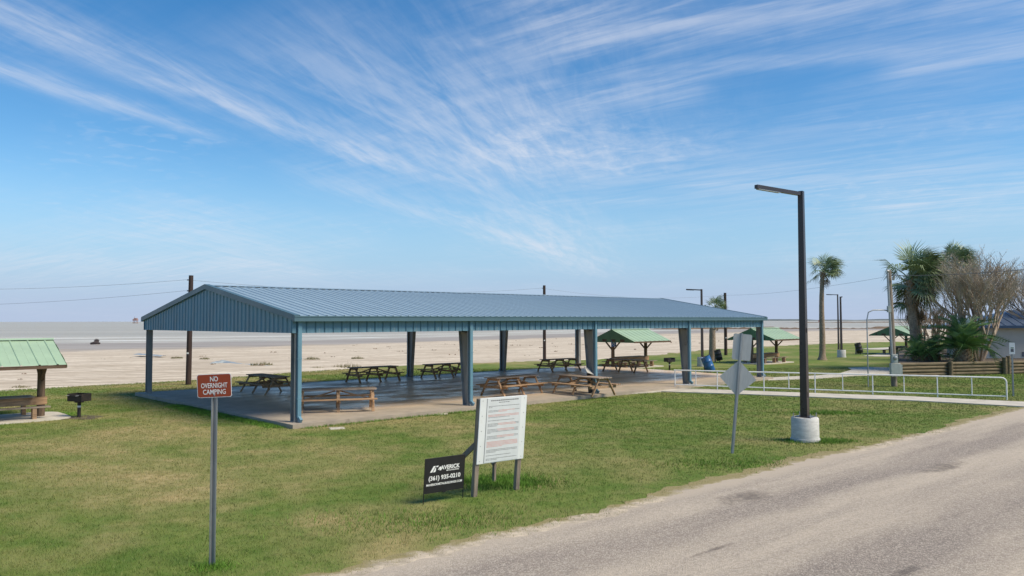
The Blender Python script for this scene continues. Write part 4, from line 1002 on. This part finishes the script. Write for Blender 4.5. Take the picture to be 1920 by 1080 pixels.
def bare_tree(base, lab, stems, height, spread, seed, levels=5, seeds=0, mtl='bark', fine=True, tilt=(0, 0), r0=0.085):
    r_ = random.Random(seed); t = thing('bare_tree', lab, 'tree', base, 0)
    trunk, br, tw, sd_ = MB(), MB(), MB(), MB()
    def grow(p, d, L_, rad, lv):
        q = p; n = 3; pts = [p]
        for k in range(n):
            d = (d + Vector((r_.uniform(-.16, .16), r_.uniform(-.16, .16), r_.uniform(-.03, .10)))).normalized(); q = q + d * (L_ / n); pts.append(q)
        tgt = trunk if lv == 0 else (br if lv <= 2 else tw)
        tgt.tube(pts, [rad, rad * .9, rad * .8, rad * .68], 7 if lv == 0 else (5 if lv <= 2 else 3), cap=False)
        if lv >= levels:
            if seeds and r_.random() < seeds:
                for _ in range(5):
                    c = q + Vector((r_.uniform(-.12, .12), r_.uniform(-.12, .12), r_.uniform(-.06, .14))); s_ = 0.035
                    a = Vector((r_.uniform(-1, 1), r_.uniform(-1, 1), r_.uniform(-1, 1))).normalized(); b2 = a.orthogonal().normalized()
                    sd_.add([c - a * s_, c + b2 * s_ * .6, c + a * s_, c - b2 * s_ * .6], [(0, 1, 2, 3)])
            return
        for k in range(3 if lv > 0 else 4):
            ax = Vector((r_.uniform(-1, 1), r_.uniform(-1, 1), r_.uniform(-.2, .5))).normalized()
            nd = (d * 1.0 + ax * spread * (0.7 + 0.1 * lv)).normalized()
            st = pts[-1] if k < 2 else pts[2]
            grow(st, nd, L_ * r_.uniform(0.62, 0.86), rad * (0.62 if k else 0.7), lv + 1)
    for s_ in range(stems):
        a = 2 * math.pi * s_ / stems + r_.uniform(-.3, .3); d = Vector((math.cos(a) * 0.34 + tilt[0], math.sin(a) * 0.30 + tilt[1], 1)).normalized()
        grow(Vector((math.cos(a) * 0.18, math.sin(a) * 0.18, -0.1)), d, height * 0.30, r0 * r_.uniform(.8, 1.15), 0)
    trunk.build('trunk', M['bark'], t, True); br.build('branches', M['bark'], t, True)
    o = tw.build('twigs', M['twig'], t); o['kind'] = 'stuff'
    if sd_.v: o = sd_.build('seed_heads', M['seed'], t); o['kind'] = 'stuff'
    return t
bare_tree(Vector((28.7, 48.2, 0.45)), 'large bare brown multi-stemmed tree in front of the building', 5, 6.6, 0.58, 21, 6, 0.12, r0=0.11)
bare_tree(Vector((35.6, 51.5, 0.45)), 'bare reddish tree at the right edge beside the building', 4, 6.6, 0.6, 33, 6, 0.25, tilt=(-0.05, 0))
bare_tree(Vector((28.7, 53.5, 0.45)), 'thin leafless shrub of bare dark stems between the palms', 6, 4.6, 0.38, 40, 4, 0, r0=0.06)

# ------------------------------------------------------------------ things on the beach and at sea
o = MB()
b = G(178, 645.5, -0.93)
t = thing('driftwood_stump', 'dark driftwood stump with upturned roots lying near the waterline', 'driftwood', b, R(5))
MB().tube([(-0.75, 0, 0.12), (-0.2, 0, 0.22), (0.35, 0, 0.28), (0.85, 0.1, 0.12)], [0.16, 0.24, 0.26, 0.12], 9).build('log', M['drift'], t, True)
for k in range(7):
    a = R(20 + k * 24); MB().tube([(0.25, 0, 0.3), (0.25 + 0.35 * math.cos(a), 0.1, 0.45 + 0.3 * math.sin(a)), (0.25 + 0.5 * math.cos(a), 0.05, 0.5 + 0.5 * math.sin(a))], [0.1, 0.08, 0.04], 5).build('root', M['drift'], t, True)
def tarp(px, lab, hump):
    pts = [G(x, y, -0.28) for x, y in px]; mb = MB(); r_ = random.Random(5); n = len(pts); rows = []
    fine_ = [pts[i].lerp(pts[i + 1], k / 6) for i in range(n - 1) for k in range(6)] + [pts[-1]]
    for i, p in enumerate(fine_):
        f_ = i / (len(fine_) - 1); r = []
        for j in range(7):
            s_ = (j / 6 - 0.5); hgt = hump * max(0, 1 - abs(f_ - 0.12) / 0.16) * (1 - 4 * s_ * s_) + 0.05 * r_.random()
            r.append(len(mb.v)); mb.v.append((p.x + s_ * 0.3, p.y + s_ * (1.3 - 0.6 * f_) + 0.1 * math.sin(i), -0.30 + hgt + 0.06 * (1 - 4 * s_ * s_)))
        rows.append(r)
    for a, b_ in zip(rows, rows[1:]):
        for j in range(6): mb.f.append((a[j], b_[j], b_[j + 1], a[j + 1]))
    o = mb.build('beach_tarp', M['tarp'], None, True); tag(o, lab, 'tarp')
tarp([(402, 681), (425, 680), (450, 683), (490, 686), (530, 690), (562, 693)], 'crumpled grey-blue tarp strip trailing across the sand', 0.16)
tarp([(258, 664.5), (280, 665.5), (307, 668)], 'flat pale blue tarp half buried in sand left of the utility pole', 0.05)
def scrub(px, py, s, lab, n=70, seed=1, z=-0.22):
    r_ = random.Random(seed); mb = MB()
    for k in range(n):
        a = r_.uniform(0, 6.28); rr_ = s * math.sqrt(r_.random()); p = Vector((rr_ * math.cos(a) * 1.4, rr_ * math.sin(a), 0)); h = s * r_.uniform(0.3, 0.75) * (1.1 - rr_ / s * .6)
        d = Vector((r_.uniform(-.4, .6), r_.uniform(-.4, .4), 1)).normalized(); q = d.orthogonal().normalized() * 0.02
        mb.add([p - q, p + q, p + d * h], [(0, 1, 2)])
    o = mb.build('dune_scrub', M['scrub']); o.location = G(px, py, z); tag(o, lab, 'shrub', 'dry scrub tufts on the sand')
for i, (x, y, s_, lab) in enumerate([(490, 685, 0.62, 'round low dry tuft on the sand right of the tarp'), (650, 690, 0.75, 'feathery dry tuft at the lawn edge behind the first far table'), (594, 692, 0.4, 'tiny dark tuft at the lawn edge right of the corner post'),
                                     (331, 672, 0.4, 'small dry tuft on sand left of the utility pole'), (383, 673.5, 0.32, 'small dry tuft on sand right of the utility pole'), (585, 674, 0.5, 'dark seaweed clump on sand right of the corner post'), (670, 672.5, 0.42, 'dark clump on the sand above the left far table'), (37, 729, 0.35, 'dark tuft on the lawn edge above the left bench')]):
    scrub(x, y, s_, lab, 130, i)
# wrack line: seaweed and litter scattered over the sand
r_ = random.Random(12); mb = MB()
for k in range(130):
    x = r_.uniform(-60, 40); yb = interp(x, lawn_edge); ys = interp(x, shore); f_ = r_.choice([r_.uniform(0.03, 0.3), r_.gauss(0.33, 0.03), r_.uniform(0.05, 0.6)]); y = yb + f_ * (ys - yb)
    k_ = min(1, max(0, (f_ - 0.02) / 0.98)); z = -0.165 - 0.835 * (k_ * k_ * (3 - 2 * k_) * 0.55 + 0.45 * k_); s_ = r_.uniform(0.05, 0.17)
    for j in range(3):
        a = r_.uniform(0, 6.28); c = Vector((x + r_.uniform(-.3, .3), y + r_.uniform(-.3, .3), z + 0.03)); u_ = Vector((math.cos(a), math.sin(a), 0)) * s_
        mb.add([c - u_, c + Vector((-u_.y, u_.x, 0)) * 0.5, c + u_, c + Vector((u_.y, -u_.x, 0)) * 0.4, c + Vector((0, 0, s_ * 0.6))], [(0, 1, 4), (1, 2, 4), (2, 3, 4), (3, 0, 4)])
o = mb.build('seaweed', M['wrack']); o['kind'] = 'stuff'; o['label'] = 'scattered dark seaweed and litter on the sand'
# offshore rig, marker, far shores
t = thing('offshore_rig', 'small rusty offshore platform standing in the bay near the horizon', 'platform', Vector((-820, 1700, SEA_Z)), 0)
for sx in (-3.2, 3.2):
    for sy in (-3, 3): MB().tube([(sx, sy, -2), (sx * .9, sy * .9, 6)], 0.5, 6).build('leg', M['rust'], t)
MB().box(-5.5, 5.5, -4, 4, 0.8, 1.5).build('lower_deck', M['rust'], t)
MB().box(-4.5, 4.5, -4, 4, 6, 9.0).build('upper_deck', M['rust'], t)
MB().box(-2.5, 3.5, -3, 3, 9.0, 11.5).build('cabin', M['rust'], t)
MB().tube([(-2, 0, 9), (-2, 0, 15)], 0.3, 6).build('mast', M['rust'], t)
o = MB().box(-3, 3, -3, 3, 0, 4).box(-1.2, 1.2, -1.2, 1.2, 4, 7).build('channel_marker', M['rust']); o.location = (-610, 1600, SEA_Z); tag(o, 'tiny dark marker just right of the offshore platform', 'marker')
o = MB().tube([(0, 0, -1), (0, 0, 3), (0, 0, 3.1), (0, 0, 7)], [2.2, 2.2, 1.0, 0.4], 8).build('channel_buoy', M['red_ink']); o.location = (720, 1830, SEA_Z); tag(o, 'tiny red channel buoy on the water right of the dark lamp post', 'buoy')
def far_land(name, x0, x1, y, hmax, mtl, seed, depth, n=160, base=SEA_Z):
    r_ = random.Random(seed); mb = MB(); prev = None; h = hmax * .6
    for k in range(n + 1):
        x = x0 + (x1 - x0) * k / n; h = max(hmax * .25, min(hmax, h + r_.uniform(-.3, .3) * hmax)); hh = h * min(1, k / 6, (n - k) / 6 + .05)
        row = [len(mb.v) + i for i in range(3)]; mb.v += [(x, y + (x - x0) * 0.05, base - .5), (x, y + depth * .3 + (x - x0) * 0.05, base + hh), (x, y + depth + (x - x0) * 0.05, base - .5)]
        if prev:
            for i in range(2): mb.f.append((prev[i], row[i], row[i + 1], prev[i + 1]))
        prev = row
    return struct(mb.build(name, mtl))
far_land('far_shore', 900, 7500, 6200, 13, M['far'], 3, 300)
far_land('breakwater', 420, 1500, 1250, 1.6, M['wrack'], 4, 20)
far_land('spit', 62, 330, 352, 1.1, M['wrack'], 6, 10, 200, -1.0)

# ------------------------------------------------------------------ grass blades
def scatter(n, dmin, dmax, power, hmin, hmax, wd, name, mtl, keep, per=3, spread=0.02, tone=None, pts=None):
    rng = np.random.default_rng(len(name) * 7 + n)
    if pts is None:
        d = dmin + (dmax - dmin) * rng.random(n) ** power
        x = (rng.random(n) * 2 - 1) * d * 0.80; y = d
    else: x, y = pts
    rx, ry = x - road_o.x, y - road_o.y
    s_ = rx * rd.x + ry * rd.y; tt = -(rx * rn.x + ry * rn.y)      # tt > 0 : lawn side of the road edge
    e = 0.20 * np.sin(s_ * 0.45) + 0.10 * np.sin(s_ * 1.3 + 1) + 0.06 * np.sin(s_ * 4.1 + 2)
    ax, ay = x - PAV.x, y - PAV.y
    u = ax * pu.x + ay * pu.y; v = ax * pv.x + ay * pv.y
    ok = (tt > 0.02 + e + 0.75 * rng.random(len(x)) ** 2.2) & ~((u > -0.34) & (u < PL + 1.0) & (v > -0.38) & (v < PW_ + 0.38))
    ok &= y < np.interp(x, [p[0] for p in lawn_edge], [p[1] for p in lawn_edge]) - 0.1
    # sidewalk
    wx = np.array([p.x for p in w_far]); wy = np.array([p.y for p in w_far]); nx = np.array([p.x for p in w_near]); ny = np.array([p.y for p in w_near])
    on = (y < np.interp(x, wx, wy) + 0.03) & (y > np.interp(x, nx, ny) - 0.03) & (x > nx[0])
    ok &= ~on
    for pp, _l, _x in sh_spots:
        lx_ = (x - pp.x) * pu.x + (y - pp.y) * pu.y; ly_ = (x - pp.x) * pv.x + (y - pp.y) * pv.y
        ok &= ~((lx_ > -0.75) & (lx_ < SH_SEP + 0.75) & (np.abs(ly_) < 1.35))
    x, y, tt, e = x[ok], y[ok], tt[ok], e[ok]; n = len(x)
    dist = np.hypot(x, y)
    N = n * per
    X = np.repeat(x, per) + rng.normal(0, spread, N); Y = np.repeat(y, per) + rng.normal(0, spread, N)
    W = wd * np.maximum(1, np.repeat(dist, per) / 13.0) * rng.uniform(.7, 1.3, N); Hh = rng.uniform(hmin, hmax, N)
    edge = np.repeat(np.clip(1 - (tt - e) / 1.3, 0, 1), per)
    Hh *= 1 - 0.45 * edge
    a = rng.random(N) * 6.283; lx = rng.normal(0, .5, N) * Hh; ly = rng.normal(0, .5, N) * Hh
    co = np.empty((N, 3, 3), np.float32)
    co[:, 0] = np.stack([X - np.cos(a) * W, Y - np.sin(a) * W, np.full(N, -0.135)], 1)
    co[:, 1] = np.stack([X + np.cos(a) * W, Y + np.sin(a) * W, np.full(N, -0.135)], 1)
    co[:, 2] = np.stack([X + lx, Y + ly, -0.13 + Hh], 1)
    me = bpy.data.meshes.new(name); me.vertices.add(N * 3); me.vertices.foreach_set('co', co.ravel())
    me.loops.add(N * 3); me.loops.foreach_set('vertex_index', np.arange(N * 3, dtype=np.int32)); me.polygons.add(N)
    me.polygons.foreach_set('loop_start', np.arange(0, N * 3, 3, dtype=np.int32)); me.update(calc_edges=True)
    at = me.attributes.new('tone', 'FLOAT', 'POINT'); tn = np.clip(rng.random(N) * 0.8 + edge * 0.75, 0, 1); at.data.foreach_set('value', np.repeat(tn, 3).astype(np.float32))
    me.materials.append(mtl); o = link(name, me); o['kind'] = 'stuff'; o['label'] = 'short mown grass blades covering the lawn'; return o
scatter(330000, 7.5, 52, 1.25, 0.018, 0.05, 0.0035, 'grass', M['blade'], None, 3, 0.03)
# lush tufts where the mower does not reach
rng = np.random.default_rng(2); LX, LY = [], []
def lush_line(p, q, n, sg):
    k = rng.random(n); LX.extend(p.x + (q.x - p.x) * k + rng.normal(0, sg, n)); LY.extend(p.y + (q.y - p.y) * k + rng.normal(0, sg, n))
def lush_spot(c, n, sx, sy): LX.extend(c.x + rng.normal(0, sx, n)); LY.extend(c.y + rng.normal(0, sy, n))
A0 = PAV - pu * 0.45 - pv * 0.4
lush_line(A0 + pv * 0.6, A0 + pv * 9, 5000, 0.16); lush_line(A0 + pv * 5, A0 + pv * 8.5, 3000, 0.25)
lush_spot(G(940, 905), 3600, 0.5, 0.34); lush_spot(G(1535, 828), 1300, 0.45, 0.2); lush_spot(G(97, 778), 900, 0.3, 0.25); lush_spot(G(1545, 775), 700, 0.9, 0.3); lush_spot(G(398, 1064), 300, 0.12, 0.1)
lush_line(PAV - pv * 0.5, PAV - pv * 0.5 + pu * 9, 900, 0.09)
lush_spot(G(1440, 872), 1300, 1.2, 0.4); lush_spot(G(850, 980), 1500, 1.2, 0.45)
scatter(len(LX), 0, 0, 1, 0.035, 0.095, 0.005, 'lush_grass', M['lush'], None, 2, 0.03, pts=(np.array(LX), np.array(LY)))
